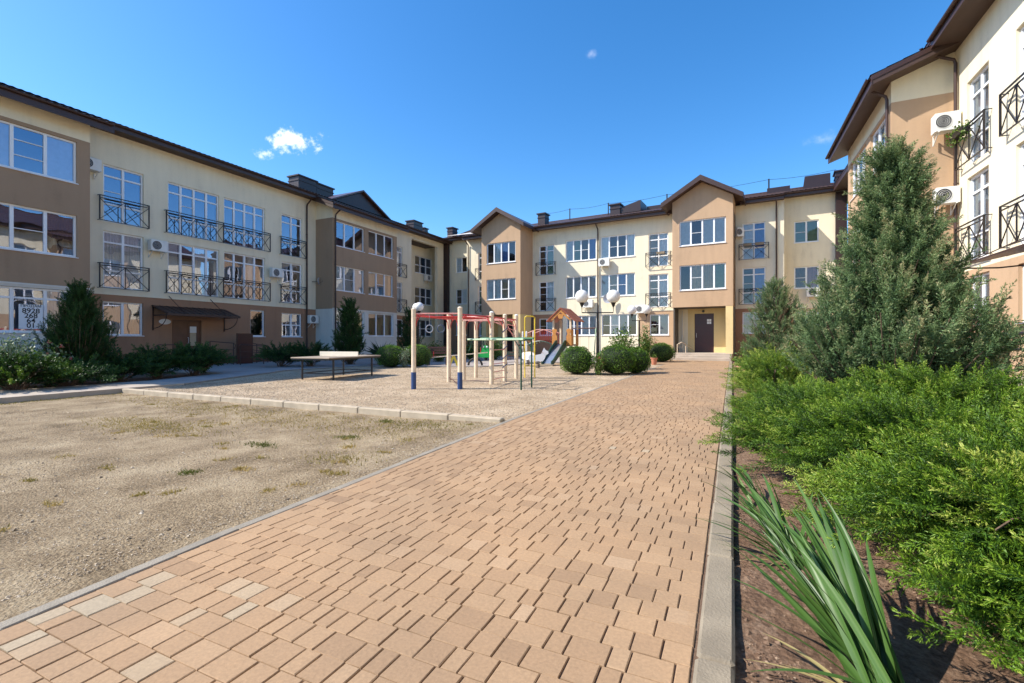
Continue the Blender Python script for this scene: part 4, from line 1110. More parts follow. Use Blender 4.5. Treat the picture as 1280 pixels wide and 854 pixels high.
m = MB(); m.box(-.45, -.42, -.03, .03, 0, 1.65); m.box(.42, .45, -.03, .03, 0, 1.65); m.box(-.42, .42, -.03, .03, 1.625, 1.65); m.build('frame', EAVE, sc_)
rl3 = thing('handrail', 'dark metal handrail in front of the right building, beside the big juniper', 'handrail', (4.9, 13.9, 0), R(-90))
m = MB()
for z, r_ in ((1.42, .035), (1.12, .028), (.80, .012), (.5, .012)): m.tube([(0, 0, z), (6, 0, z)], r_, 6)
m.tube([(0, 0, 1.42), (0, 0, .0)], .035, 6); m.tube([(.35, 0, 1.42), (.35, 0, 0)], .03, 6)
for k in range(1, 5): m.tube([(1.4 * k, 0, 1.42), (1.4 * k, 0, 0)], .035, 6)
m.build('rail', BLACK, rl3)
st = MB(); 
for k in range(3): st.box(5.15 + .0, 6.45, 9 , 14.4 - .3 * k, .05 + .15 * k - (.1 if k == 0 else 0), .05 + .15 * (k + 1))
tag(st.build('porch_steps', SIDEW), 'pale concrete porch steps in front of the right building', 'steps')
hr = thing('handrail', 'thin pale handrail on the left of the rear entrance steps', 'handrail', (-3.3, 33.0, 0), R(-4.6))
m = MB(); m.tube([(0, 0, 0), (0, 0, 1.0), (.25, .15, 1.15), (.9, 1.7, .55)], .025, 6); m.tube([(.5, .2, 0), (.5, .2, .9)], .02, 6); m.tube([(0, .3, .9), (.12, .3, 1.1), (.3, .3, 1.0), (.25, .3, .8), (.05, .3, .8), (0, .3, .9)], .02, 6)
m.build('rail', POST, hr)
hr = thing('handrail', 'short dark handrail on the right of the rear entrance steps', 'handrail', (-.15, 32.6, 0), R(-4.6))
m = MB(); m.tube([(0, 0, 0), (0, 0, .9), (0, 1.2, 1.3), (0, 1.2, .3)], .022, 6); m.build('rail', EAVE, hr)

# ------------------------------------------------------------------ lamps
GRP_L = 'twin globe courtyard lamps'
def lamp(label, x, y, yaw, arm=.62, h=3.02, r=.265):
    t = thing('street_lamp', label, 'street lamp', (x, y, 0), yaw, GRP_L)
    m = MB(); m.tube([(0, 0, -.1), (0, 0, .5), (0, 0, h - .62)], [.06, .06, .045], 10); m.lathe([(.09, 0), (.09, .12), (.06, .16)], (0, 0, 0), 12); m.build('pole', BLACK, t, smooth=True)
    m = MB(); m.tube([(-arm, 0, h - .32), (-arm, 0, h - .64), (arm, 0, h - .64), (arm, 0, h - .32)], .022, 6); m.build('arm', BLACK, t)
    for s in (-1, 1):
        m = MB(); m.lathe([(.03, h - .42), (.09, h - .27), (.11, h - .24)], (s * arm, 0, 0), 14); m.build('cup', BLACK, t, smooth=True)
        m = MB(); m.ball((s * arm, 0, h), r, 28, 18); m.build('globe', GLOBE, t, smooth=True)
def P(u, k): 
    d = pixdir(u, 425); return d.x * k, d.y * k
lamp('nearest twin globe lamp, in front of the middle downpipe above the round hedges', *P(747, 18.6), R(24), .62)
lamp('farther twin globe lamp behind the climbing plant, left of the entrance', *P(799, 28), R(5), .42, 3.1, .27)
lamp('twin globe lamp behind the climbing frame, by the dark conifer', *P(522.5, 26.5), R(-40), .30, 3.15, .25)

# ------------------------------------------------------------------ playground
cf = thing('outdoor_climber', 'cream posts with red overhead ladders and hanging rings on the gravel, blue feet', 'climbing frame', (-7.3, 12.4, 0))
def L(x, y, z): return (x + 7.3, y - 12.4, z)
posts = dict(A=(-7.68, 10.22, 2.10), B=(-6.56, 10.74, 2.14), C=(-8.01, 12.45, 2.08), D=(-7.89, 13.16, 2.0), E=(-8.05, 14.24, 2.05), F=(-6.43, 12.31, 2.10), G=(-6.55, 13.45, 2.08), H=(-6.61, 14.46, 2.12))
def post_bm(m, x, y, z0, z1, w=.055):
    m.tube([(x, y, z0), (x, y, z1)], w, 12)
for kx, (x, y, h) in posts.items():
    m = MB(); post_bm(m, *L(x, y, 0)[:2], -.1, h, .062 if kx in 'AB' else .066); p_ = m.build('post', POST, cf, smooth=True)
    m = MB(); m.lathe([(.066, h), (.07, h + .012), (.045, h + .04), (.01, h + .05)], (*L(x, y, 0)[:2], 0), 12); m.build('cap', GLOBE if kx in 'FH' else POST, p_, smooth=True)
    if kx in 'AB':
        m = MB(); post_bm(m, *L(x, y, 0)[:2], -.1, .44, .068); m.build('foot_sleeve', BLUE, p_, smooth=True)
def beam(a, b, zt=2.0, drop=.0, rungs=0, mat=RED, off=.0, r=.02, curves=True):
    xa, ya, _ = posts[a]; xb, yb, _ = posts[b]; m = MB()
    m.tube([L(xa, ya, zt), L(xb, yb, zt)], r, 8)
    m.build('top_rail', mat, cf)
    if curves:
        m = MB(); d = Vector((xb - xa, yb - ya, 0)).normalized()
        for (x, y, s) in ((xa, ya, 1), (xb, yb, -1)):
            pts = [Vector(L(x, y, zt - .34)) + d * s * (.06 + .26 * (1 - math.cos(t))) + Vector((0, 0, .33 * math.sin(t))) for t in np.linspace(0, math.pi / 2, 7)]
            m.tube(pts, .012, 6)
        m.build('corner_brace', RED, cf)
beam('A', 'B', 2.0, mat=PINK); beam('A', 'C', 1.98); beam('B', 'F', 1.98); beam('C', 'F', 2.0, mat=PINK); beam('C', 'D', 1.98, curves=False); beam('D', 'E', 1.98); beam('F', 'G', 1.98); beam('G', 'H', 1.98); beam('E', 'H', 1.98, mat=PINK); beam('D', 'G', 1.98, mat=PINK)
m = MB()
for (a, b, c, d) in (('A', 'C', 'B', 'F'),):
    for t in np.linspace(.08, .92, 8):
        pa = [posts[a][i] + (posts[b][i] - posts[a][i]) * t for i in (0, 1)]; pb = [posts[c][i] + (posts[d][i] - posts[c][i]) * t for i in (0, 1)]
        m.tube([L(*pa, 1.93), L(*pb, 1.93)], .013, 6)
m.build('overhead_ladder', RED, cf)
m = MB()
for t in (.3, .5, .7):
    m.tube([L(-8.0 + 0 * t, 12.45 + 1.79 * t, 1.93), L(-6.5, 12.4 + 2.0 * t, 1.93)], .013, 6)
m.build('overhead_ladder', PINK, cf)
for dx, mt_ in ((.38, GREYBOX), (.66, BLUEP)):
    x = -7.68 + dx; y = 10.22 + dx * .46; m = MB()
    m.tube([L(x, y, 1.98), L(x, y, 1.70)], .005, 4); pts = [L(x + .085 * math.cos(a), y + .04 * math.cos(a), 1.60 + .10 * math.sin(a)) for a in np.linspace(0, 2 * math.pi, 17)]
    m.tube(pts, .013, 6); m.build('hanging_ring', mt_, cf)
m = MB()
for z in (.12, .34, .58, 1.0): m.tube([L(-6.43, 12.31, z), L(-6.55, 13.45, z)], .014, 6)
m.build('ladder_rung', PINK, cf)
m = MB()
for z in (.10,): m.tube([L(-8.01, 12.45, z + .03), L(-6.56, 10.74, z)], .012, 6)
for z in (.07,): m.tube([L(-8.01, 12.45, z), L(-6.43, 12.31, z)], .012, 6)
m.build('low_rail', WOODD, cf)
m = MB(); pts = [L(-6.55 + .075 * math.cos(t), 13.45 + .075 * math.sin(t), .25 + t * .045) for t in np.linspace(0, 36, 90)]; m.tube(pts, .012, 5); m.build('spiral_rope', BLUE, cf)
m = MB()
for k, t in enumerate(np.linspace(0, 1, 6)): m.tube([L(-6.61, 14.46 - .05, 1.95 - .3 * t * 3), L(-8.05 + .28 * k, 14.24, 1.97)], .009, 4)
m.build('climbing_net', PINK, cf)

pb = thing('parallel_bars', 'green metal parallel bars standing at the front of the cream climbing posts', 'parallel bars', (-5.0, 11.6, 0))
for yy, z in ((-.36, 1.31), (.35, 1.34)):
    m = MB(); m.tube([(0, yy, -.1), (0, yy, z - .1), (-.06, yy, z)], .024, 8); m.build('post', DGREEN, pb)
    m = MB(); m.tube([(.06, yy, z), (-1.0, yy, z), (-1.62, yy, z)], .027, 8); m.build('bar', GREEN if yy > 0 else GREENL, pb)
    m = MB(); m.tube([(-1.5, yy, z), (-1.52, yy, z - .2), (-1.58, yy, z - .32)], .015, 6); m.tube([(0, yy, z - .28), (-.2, yy, z)], .013, 6); m.build('brace', DGREEN, pb)
m = MB(); m.tube([(-1.58, -.36, 1.31), (-1.62, .35, 1.34)], .02, 6); m.tube([(0, -.36, 1.28), (0, .35, 1.31)], .02, 6); m.build('cross_bar', DGREEN, pb)

ya = thing('pull_up_bar', 'yellow pull-up arch behind the last cream climbing post', 'pull-up bar', (-6.35, 15.1, 0))
m = MB(); m.tube([(-.14, -.2, -.1), (-.14, -.2, 2.08), (-.10, -.18, 2.12), (.06, .08, 2.12), (.10, .12, 2.08), (.10, .12, -.1)], .022, 8); m.build('arch', YELLOW, ya)
m = MB()
for z in (.4, .9, 1.4): m.tube([(-.14, -.2, z), (.10, .12, z)], .012, 6)
m.build('rung', YELLOW, ya)

# play tower with slide and arched bridge
pt = thing('play_tower', 'wooden play tower with an orange-red roof, a dark green slide and an arched bridge', 'play tower', (-8.35, 24.8, 0), R(-4))
def TP(name, mat, fn, parent=pt, smooth=False):
    m = MB(); fn(m); return m.build(name, mat, parent, smooth)
for (x, y) in ((-.5, -.5), (.5, -.5), (-.5, .5), (.5, .5)):
    TP('post', POST, lambda m: m.box(x - .045, x + .045, y - .045, y + .045, -.1, 2.45))
TP('platform', WOODD, lambda m: m.box(-.55, .55, -.55, .55, .98, 1.06))
def roofp(m):
    for s in (-1, 1):
        n = 6
        for k in range(n):
            a0, a1 = k / n, (k + 1) / n
            x0, x1 = s * .82 * a0, s * .82 * a1; z0, z1 = 3.02 - .72 * a0, 3.02 - .72 * a1
            m.prism([(x0, z0), (x1, z1 - .01), (x1, z1 + .035), (x0, z0 + .03)], 'y', -.75, .75)
TP('roof', REDWOOD, roofp)
TP('gable_board', ORANGE, lambda m: (m.prism([(-.6, 2.38), (-.48, 2.38), (0, 2.8), (0, 2.95)], 'y', -.70, -.67), m.prism([(.6, 2.38), (.48, 2.38), (0, 2.8), (0, 2.95)], 'y', -.70, -.67), m.prism([(-.2, 2.7), (.2, 2.7), (.1, 2.45), (-.1, 2.45)], 'y', -.69, -.665)))
for x0 in (-.56, .28):
    TP('side_panel', ORANGE, lambda m: m.prism([(x0, 1.0), (x0 + .3, 1.0), (x0 + .3, 1.5), (x0 + .2, 1.62), (x0 + .3, 1.85), (x0 + .15, 1.92), (x0, 1.85), (x0 + .05, 1.62), (x0, 1.5)], 'y', -.56, -.53))
for yy in (-.5, .5):
    TP('side_panel', ORANGE, lambda m: m.box(.53, .56, yy - .05 if yy < 0 else yy - .3, yy + .3 if yy < 0 else yy + .05, 1.0, 1.85))
def slide(m):
    n = 8
    for k in range(n):
        a, b = k / n, (k + 1) / n
        f = lambda t: (-.6 - 1.75 * t, 1.06 - .95 * t + .05 * math.sin(math.pi * t))
        (ya_, za), (yb_, zb) = f(a), f(b)
        m.add([(-.24 - .0, ya_, za), (.24, ya_, za), (.24, yb_, zb), (-.24, yb_, zb), (-.24, ya_, za - .03), (.24, ya_, za - .03), (.24, yb_, zb - .03), (-.24, yb_, zb - .03)], [(0, 1, 2, 3), (7, 6, 5, 4), (0, 4, 5, 1), (2, 6, 7, 3), (1, 5, 6, 2), (3, 7, 4, 0)])
sl_ = TP('slide', STEEL, slide)
for x in (-.27, .27):
    TP('slide_side', DGREEN, lambda m: m.prism([(-.55, 1.28), (-.62, .9), (-2.3, .02), (-2.5, .02), (-2.5, .22), (-2.3, .28), (-.75, 1.28)], 'x', x - .02, x + .02), sl_)
TP('slide_foot', CONC, lambda m: m.box(-.35, .45, -2.75, -2.35, -.1, .06), sl_)
def arch(m, dz, yy, r):
    m.tube([(-.55 - 1.6 * t, yy, 1.05 + dz + .22 * math.sin(math.pi * t)) for t in np.linspace(0, 1, 9)], r, 6)
def deck(m):
    for k in range(9):
        t = (k + .5) / 9; x = -.55 - 1.6 * t; z = 1.05 + .22 * math.sin(math.pi * t); m.box(x - .08, x + .08, -.42, .42, z - .02, z + .02)
br = TP('bridge', WOODD, deck)
TP('handrail', PINK, lambda m: (arch(m, .62, -.44, .022), arch(m, .62, .44, .022)), br)
TP('bridge_beam', DGREEN, lambda m: (arch(m, -.03, -.44, .03), arch(m, -.03, .44, .03)), br)
def bal(m):
    for yy in (-.44, .44):
        for k in range(13):
            t = (k + .5) / 13; x = -.55 - 1.6 * t; z = 1.05 + .22 * math.sin(math.pi * t); m.tube([(x, yy, z), (x, yy, z + .62)], .010, 4)
TP('baluster', RED, bal, br)
for yy in (-.44, .44):
    for xx in (-2.2, -2.9): TP('post', GLOBE, lambda m: m.tube([(xx, yy, -.1), (xx, yy, 1.75), (xx, yy, 1.80)], [.05, .05, .03], 10))
TP('stair', WOODD, lambda m: [m.box(-2.9 - .22 * k, -2.68 - .22 * k, -.4, .4, .95 - .2 * k, .99 - .2 * k) for k in range(5)])
TP('end_platform', WOODD, lambda m: m.box(-2.95, -2.15, -.45, .45, 1.0, 1.05))

sw_ = thing('swing', 'swing frame with a dark top bar and pale green legs behind the round hedges', 'swing', (*P(729, 27.5), 0), R(-6))
m = MB(); m.tube([(-.95, 0, 1.98), (.8, 0, 1.98)], .035, 8); m.build('top_bar', WOODD, sw_)
for x, mt_ in ((-.95, GREEN), (.8, GREENL)):
    m = MB(); m.tube([(x, 0, 1.98), (x, -.05, 1.9), (x + .02, -.45, -.05)], .032, 8); m.tube([(x, 0, 1.98), (x, .05, 1.9), (x + .02, .45, -.05)], .032, 8); m.build('leg', mt_, sw_)
for x in (-.2, .35):
    m = MB(); m.tube([(x, 0, 1.96), (x, 0, .55)], .008, 4); m.build('chain', BLACK, sw_)
m = MB(); m.box(-.28, .43, -.11, .11, .5, .55); m.build('seat', WOODD, sw_)
bp = thing('climbing_board', 'dark blue climbing board right of the play tower', 'play panel', (*P(711.5, 25.6), 0), R(-5))
m = MB(); m.prism([(-.17, .95), (.17, .95), (.19, 1.5), (.14, 1.88), (-.14, 1.88), (-.19, 1.5)], 'y', -.03, .03); m.build('board', BLUEP, bp)
m = MB(); m.tube([(-.15, .04, -.1), (-.15, .04, 1.7)], .03, 6); m.tube([(.15, .04, -.1), (.15, .04, 1.7)], .03, 6); m.build('leg', POST, bp)
m = MB()
for x, z in ((-.05, 1.2), (.07, 1.4), (0, 1.65)): m.ball((x, -.04, z), .028, 8, 6)
m.build('hold', PAPER, bp)

def spring(t, z=.34):
    m = MB(); m.tube([(.09 * math.cos(a), .09 * math.sin(a), .02 + a * z / 38) for a in np.linspace(0, 38, 76)], .012, 5); m.build('spring', BLACK, t)
hz = thing('spring_rider', 'white and pink spring horse beside the slide', 'spring rider', (-7.95, 19.75, 0), R(20))
spring(hz)
prof = [(-.42, .40), (-.30, .34), (.22, .34), (.30, .45), (.36, .62), (.47, .68), (.46, .78), (.34, .84), (.27, .95), (.22, .84), (.14, .66), (-.18, .60), (-.34, .64), (-.44, .56)]
m = MB(); m.prism(prof, 'y', -.11, -.085); m.prism(prof, 'y', .085, .11); m.build('body', PAPER, hz)
m = MB(); m.box(-.2, .13, -.085, .085, .5, .54); m.tube([(.2, -.2, .74), (.2, .2, .74)], .014, 6); m.build('seat', PINK, hz)
sr2 = thing('spring_rider', 'pale round spring rider left of the white and pink horse', 'spring rider', (*P(660, 23.2), 0), R(-15))
spring(sr2)
m = MB(); pr2 = [(.36 * math.cos(a), .52 + .2 * math.sin(a)) for a in np.linspace(0, 2 * math.pi, 15)[:-1]]; m.prism(pr2, 'y', -.14, -.11); m.prism(pr2, 'y', .11, .14); m.build('body', GLOBE, sr2)
m = MB(); m.box(-.2, .2, -.11, .11, .46, .5); m.tube([(.2, -.2, .74), (.2, .2, .74)], .014, 6); m.build('seat', RED, sr2)
fg = thing('spring_rider', 'bright green frog-shaped spring rider in front of the dark hedge', 'spring rider', (*P(607.5, 29.5), 0), R(10))
spring(fg, .2)
m = MB(); m.prism([(-.45, .2), (.45, .2), (.5, .35), (.34, .5), (.22, .62), (.18, .86), (.08, .95), (-.08, .95), (-.18, .86), (-.24, .62), (-.36, .5), (-.5, .35)], 'y', -.14, .14); m.build('body', plain('bright_green_plastic', (.02, .36, .07), .4), fg)
m = MB(); m.ball((-.12, -.16, .86), .06, 10, 8); m.ball((.12, -.16, .86), .06, 10, 8); m.build('eye', PAPER, fg)

ss = thing('seesaw', 'pale wooden seesaw on a yellow stand behind the climbing frame', 'seesaw', (*P(567, 23.4), 0), R(24))
m = MB(); m.prism([(-.28, 0), (-.16, 0), (.0, .38), (.16, 0), (.28, 0), (.06, .5), (-.06, .5)], 'y', -.06, .06); m.build('stand', YELLOW, ss)
m = MB(); m.add([(x, y, .50 + x * .09 + dz) for x in (-1.3, 1.7) for y in (-.11, .11) for dz in (0, .045)], [(0, 1, 3, 2), (4, 6, 7, 5), (0, 4, 5, 1), (2, 3, 7, 6), (0, 2, 6, 4), (1, 5, 7, 3)]); m.build('board', POST, ss)
m = MB()
for x in (-1.0, 1.35): m.tube([(x, -.14, .8 + x * .09), (x, .14, .8 + x * .09)], .014, 6); m.tube([(x, 0, .5 + x * .09), (x, 0, .8 + x * .09)], .014, 6)
m.build('handle', RED, ss)
ty = thing('tyre', 'black half-buried tyre near the pale end of the seesaw', 'tyre', (*P(594, 24.3), 0), R(15))
m = MB(); m.tube([(.36 * math.cos(a), 0, .36 * math.sin(a) - .02) for a in np.linspace(-.1, math.pi + .1, 16)], .055, 8); m.build('ring', BLACK, ty, smooth=True)

bn = thing('garden_bench', 'dark brown wooden bench under the hedge behind the climbing frame', 'bench', (*P(547, 24.6), 0), R(20))
m = MB()
for k in range(4): m.box(-.6, .6, -.2 + .1 * k, -.12 + .1 * k, .42, .46)
m.build('seat', WOODD, bn)
m = MB()
for k in range(3): m.box(-.6, .6, .2 + .02 * k, .23 + .02 * k, .56 + .14 * k, .66 + .14 * k)
m.build('backrest', WOODD, bn)
for x in (-.5, .5):
    m = MB(); m.box(x - .03, x + .03, -.2, -.14, -.02, .42); m.box(x - .03, x + .03, .16, .22, -.02, .95); m.box(x - .03, x + .03, -.2, .2, .36, .42); m.build('leg', WOODD, bn)

tt = thing('table_tennis_table', 'outdoor table tennis table with a cream net board and dark steel legs', 'table tennis table', (-12.45, 12.3, 0), R(7))
m = MB(); m.bbox(-.76, .76, -1.42, 1.42, .70, .735, .006); m.build('table_top', TABLEM, tt)
m = MB(); m.box(-.74, .74, -1.40, -1.37, .645, .698); m.box(-.74, .74, 1.37, 1.40, .645, .698); m.box(-.74, -.71, -1.37, 1.37, .645, .698); m.box(.71, .74, -1.37, 1.37, .645, .698); m.build('top_frame', BLACK, tt)
m = MB(); m.box(-.80, .80, -.012, .012, .737, .895); m.build('net_board', NETM, tt)
for x in (-.62, .62):
    for y in (-1.05, 1.05):
        m = MB(); m.box(x - .022, x + .022, y - .022, y + .022, -.1, .645); m.build('leg', BLACK, tt)
m = MB(); m.box(-.6, -.59 - .03, -1.03, 1.03, .18, .21); m.box(.59, .62, -1.03, 1.03, .18, .21)
for y in (-1.05, 1.05): m.box(-.598, .598, y - .015, y + .015, .18, .208)
m.build('stretcher', BLACK, tt)

def pot(label, x, y, mat, r=.22, h=.42):
    t = thing('flower_pot', label, 'flower pot', (x, y, 0)); m = MB()
    m.lathe([(r * .6, -.02), (r * .72, .02), (r * .9, h * .7), (r, h * .88), (r * 1.12, h * .9), (r * 1.12, h), (r * .9, h), (r * .85, h * .85)], (0, 0, 0), 20); m.build('pot', mat, t, smooth=True)
    m = MB(); m.lathe([(.01, h * .86), (r * .86, h * .87)], (0, 0, 0), 16); m.build('soil', SOIL, t); return t
POT1 = pot('terracotta pot at the edge of the path, right of the round hedges', -3.72, 25.6, TERRA, .17, .36)
POT2 = pot('pink pot beside the right kerb of the path, among green shrubs', .42, 17.6, PINKP, .26, .42)

# ------------------------------------------------------------------ plants
def spray_template(r, nside=12, leaf=.105, wid=.020, side=.36, flat=0.35, per=6, noise=.55):
    """one leafy spray along +z, length 1, made of thin needles; returns (k,3,3) triangles and a 0..1 position along it"""
    T = []; H = []
    def needle(p, d, l, w, h):
        d = d / np.linalg.norm(d); s = np.cross(d, r.normal(0, 1, 3)); s /= np.linalg.norm(s) + 1e-9
        T.append([p - s * w, p + s * w, p + d * l]); H.append(h)
    ph = r.uniform(0, 6.28)
    for k in range(nside):
        z = .12 + .84 * k / nside + r.uniform(-.02, .02)
        a = ph + k * math.pi + r.normal(0, flat * 1.6)
        L_ = side * (1.05 - z * .75) * r.uniform(.7, 1.15)
        dr = np.array([math.cos(a), math.sin(a), 0]) * .72 + np.array([0, 0, .75])
        p0 = np.array([0, 0, z])
        for j in range(per):
            t = (j + .6) / per; p = p0 + dr * L_ * t + r.normal(0, .006, 3)
            needle(p, dr + r.normal(0, noise, 3), leaf * (1.1 - .3 * t), wid, z * .5 + .5 * t)
    for k in range(int(nside * 1.1)):
        z = .05 + .95 * k / (nside * 1.1)
        needle(np.array([0, 0, z]), np.array([0, 0, 1.0]) + r.normal(0, .4, 3), leaf, wid, z)
    return np.array(T), np.array(H)

def instance_sprays(P, D, S, temps, r, tint):
    """P,D (n,3); S (n); tint (n) -> vertices, faces, tints"""
    Vs = []; Ts = []; which = r.randint(0, len(temps), len(P))
    D = D / np.linalg.norm(D, axis=1, keepdims=True)
    up = r.normal(0, 1, (len(P), 3)); X = np.cross(D, up); X /= np.linalg.norm(X, axis=1, keepdims=True); Y = np.cross(D, X)
    for w, (T, H) in enumerate(temps):
        k = which == w
        if not k.any(): continue
        t = T.reshape(1, -1, 3); n = k.sum()
        V = P[k][:, None] + S[k][:, None, None] * (t[..., 0:1] * X[k][:, None] + t[..., 1:2] * Y[k][:, None] + t[..., 2:3] * D[k][:, None])
        tt = tint[k][:, None] + (H[None] - .55) * .75 + r.normal(0, .05, (n, len(H)))  # darker inward: older needles, plus the shade of gaps put into the tint
        Vs.append(V.reshape(-1, 3)); Ts.append(np.repeat(np.clip(tt, 0, 1).reshape(-1), 3))
    V = np.concatenate(Vs); return V, np.arange(len(V)).reshape(-1, 3), np.concatenate(Ts)

RT = np.random.RandomState(21)
T_FINE = [spray_template(RT, 19, .085, .0115, .34, .30, 10, noise=.27) for _ in range(5)]
T_MED = [spray_template(RT, 13, .13, .019, .26, .9, 6, noise=.34) for _ in range(5)]
T_FAR = [spray_template(RT, 8, .22, .045, .32, .9, 3) for _ in range(4)]

def branches_mesh(B, name, parent, mat=BARK, sides=5):
    m = MB()
    for pts, r0 in B:
        n = len(pts); m.tube(pts, [r0 * (1 - .8 * i / (n - 1)) + .002 for i in range(n)], sides)
    return m.build(name, mat, parent)

GRP_J = 'spreading junipers in the beds'
def spreading(label, x, y, Rd, H, seed, nb=60, per=16, sl=.26, mat=JUN, temps=T_FINE, lean=(0, 0), tintm=.45, group=GRP_J, z0=-.05):
    r = np.random.RandomState(seed); t = thing('spreading_juniper', label, 'juniper', (x, y, z0), 0, group)
    P = []; D = []; S = []; TT = []; B = []
    for b in range(nb):
        a = r.uniform(0, 2 * math.pi); rr = Rd * r.uniform(.45, 1.05); el = r.uniform(.15, 1.0)
        hh = H * (.30 + .75 * el) * (1.15 - .35 * rr / Rd)
        q0 = np.array([r.normal(0, .06) * Rd, r.normal(0, .06) * Rd, 0]); dr = np.array([math.cos(a), math.sin(a), 0]) * rr * (1.08 - .35 * el) + np.array([lean[0], lean[1], 0]) * Rd * .5
        f = lambda s: q0 + dr * s + np.array([0, 0, hh * (math.sin(min(s, 1) * math.pi * .62) ** .9 if s > 0 else 0)])
        pts = [f(s) for s in np.linspace(0, 1, 8)]; B.append((pts, .010))
        bt = r.normal(0, .14); side = 1
        for k in range(max(3, per // 3)):
            s = .22 + .78 * (k + r.uniform(0, .9)) / max(3, per // 3); p = f(min(s, 1)); tg = f(min(s, 1)) - f(min(s, 1) - .08); tg /= np.linalg.norm(tg)
            lat = np.cross(tg, [0, 0, 1.0]); lat /= np.linalg.norm(lat) + 1e-9; side = -side
            v = tg * 1.1 + lat * side * r.uniform(.2, .6) * (1 if s < .9 else .2) + np.array([lean[0] * 2, lean[1] * 2, r.uniform(.1, .5)]) + r.normal(0, .10, 3); v /= np.linalg.norm(v)
            for j in range(3):
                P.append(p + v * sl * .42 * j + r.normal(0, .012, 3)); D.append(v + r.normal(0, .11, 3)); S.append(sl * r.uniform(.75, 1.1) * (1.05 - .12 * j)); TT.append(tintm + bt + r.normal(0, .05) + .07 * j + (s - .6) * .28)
    P = np.array(P); P[:, 2] = np.maximum(P[:, 2], .02); D = np.array(D); D[:, 2] = np.where(P[:, 2] < .1, np.abs(D[:, 2]), D[:, 2])
    V, F, T = instance_sprays(P, D, np.array(S), temps, r, np.array(TT)); V[:, 2] = np.maximum(V[:, 2], .005)
    np_mesh('foliage', V, F, mat, t, T); branches_mesh(B[:40], 'stem', t)
    return t

def upright(label, name, cat, x, y, H, Rd, seed, nb=150, per=20, sl=.3, mat=JUNB, temps=T_MED, prof=None, up=1.0, tintm=.45, group=None, z0=-.04, loose=.2, trunk=True, low=.04):
    """ascending-branch juniper tree"""
    r = np.random.RandomState(seed); t = thing(name, label, cat, (x, y, z0), 0, group)
    P = []; D = []; S = []; TT = []; B = []
    prof = prof or (lambda h: (1 - h) ** .72 * (.62 + .38 * min(1, h / .12)))
    for b in range(nb):
        h = low + (.98 - low) * (b + r.uniform(0, 1)) / nb; h = h ** 1.12; a = b * 2.399 + r.normal(0, .3)
        rr = Rd * prof(h) * r.uniform(.72, 1.12) + .03
        rise = rr * up * r.uniform(.7, 1.3)
        q0 = np.array([0, 0, max(.02, h * H - rise * .62)]); dr = np.array([math.cos(a), math.sin(a), 0]) * rr
        bend = r.uniform(.9, 1.8)
        f = lambda s: q0 + dr * s + np.array([0, 0, rise * s ** bend])
        B.append(([f(s) for s in np.linspace(0, 1, 5)], .006 + .012 * rr / max(Rd, .1)))
        n = max(4, int(per * (.35 + .65 * rr / Rd)))
        bt = r.normal(0, .12); n = max(2, n // 3)
        for k in range(n):
            s = .25 + .78 * (k + r.uniform(0, 1)) / n; p = f(min(s, 1.02)); tg = f(s) - f(s - .1); tg /= np.linalg.norm(tg)
            v = tg * .8 + r.normal(0, .42, 3) + np.array([0, 0, .45]); v /= np.linalg.norm(v)
            for j in range(3):
                P.append(p + v * sl * .42 * j + r.normal(0, .02, 3) * loose * 5 * Rd / 1.5); D.append(v + r.normal(0, .17, 3)); S.append(sl * r.uniform(.75, 1.15) * (1.05 - .12 * j)); TT.append(tintm + bt + r.normal(0, .05) + .08 * j + (s - .6) * .25)
    for k in range(int(6 * 1)):
        P.append(np.array([r.normal(0, .02), r.normal(0, .02), H - sl * (.4 + .5 * k / 3)])); D.append(np.array([r.normal(0, .15), r.normal(0, .15), 1])); S.append(sl * .8); TT.append(.6)
    V, F, T = instance_sprays(np.array(P), np.array(D), np.array(S), temps, r, np.array(TT)); V[:, 2] = np.maximum(V[:, 2], .01)
    np_mesh('crown', V, F, mat, t, T)
    B.append(([np.array([0, 0, z * H]) + np.array([.02 * math.sin(z * 9), .02 * math.cos(z * 7), 0]) for z in np.linspace(0, .95, 9)], .02 + .016 * H))
    branches_mesh(B, 'trunk', t)
    return t

def leaf_cloud(r, C, n, size, aspect=.55):
    """n small folded leaves at the points C"""
    n = len(C); d = r.normal(0, 1, (n, 3)); d /= np.linalg.norm(d, axis=1, keepdims=True); s = np.cross(d, r.normal(0, 1, (n, 3))); s /= np.linalg.norm(s, axis=1, keepdims=True)
    l = (size * r.uniform(.65, 1.3, n))[:, None]
    A = C - d * l; B_ = C + s * l * aspect; Cc = C + d * l; Dd = C - s * l * aspect
    return np.stack([A, B_, Cc, Dd], 1).reshape(-1, 3), np.arange(4 * n).reshape(-1, 4)

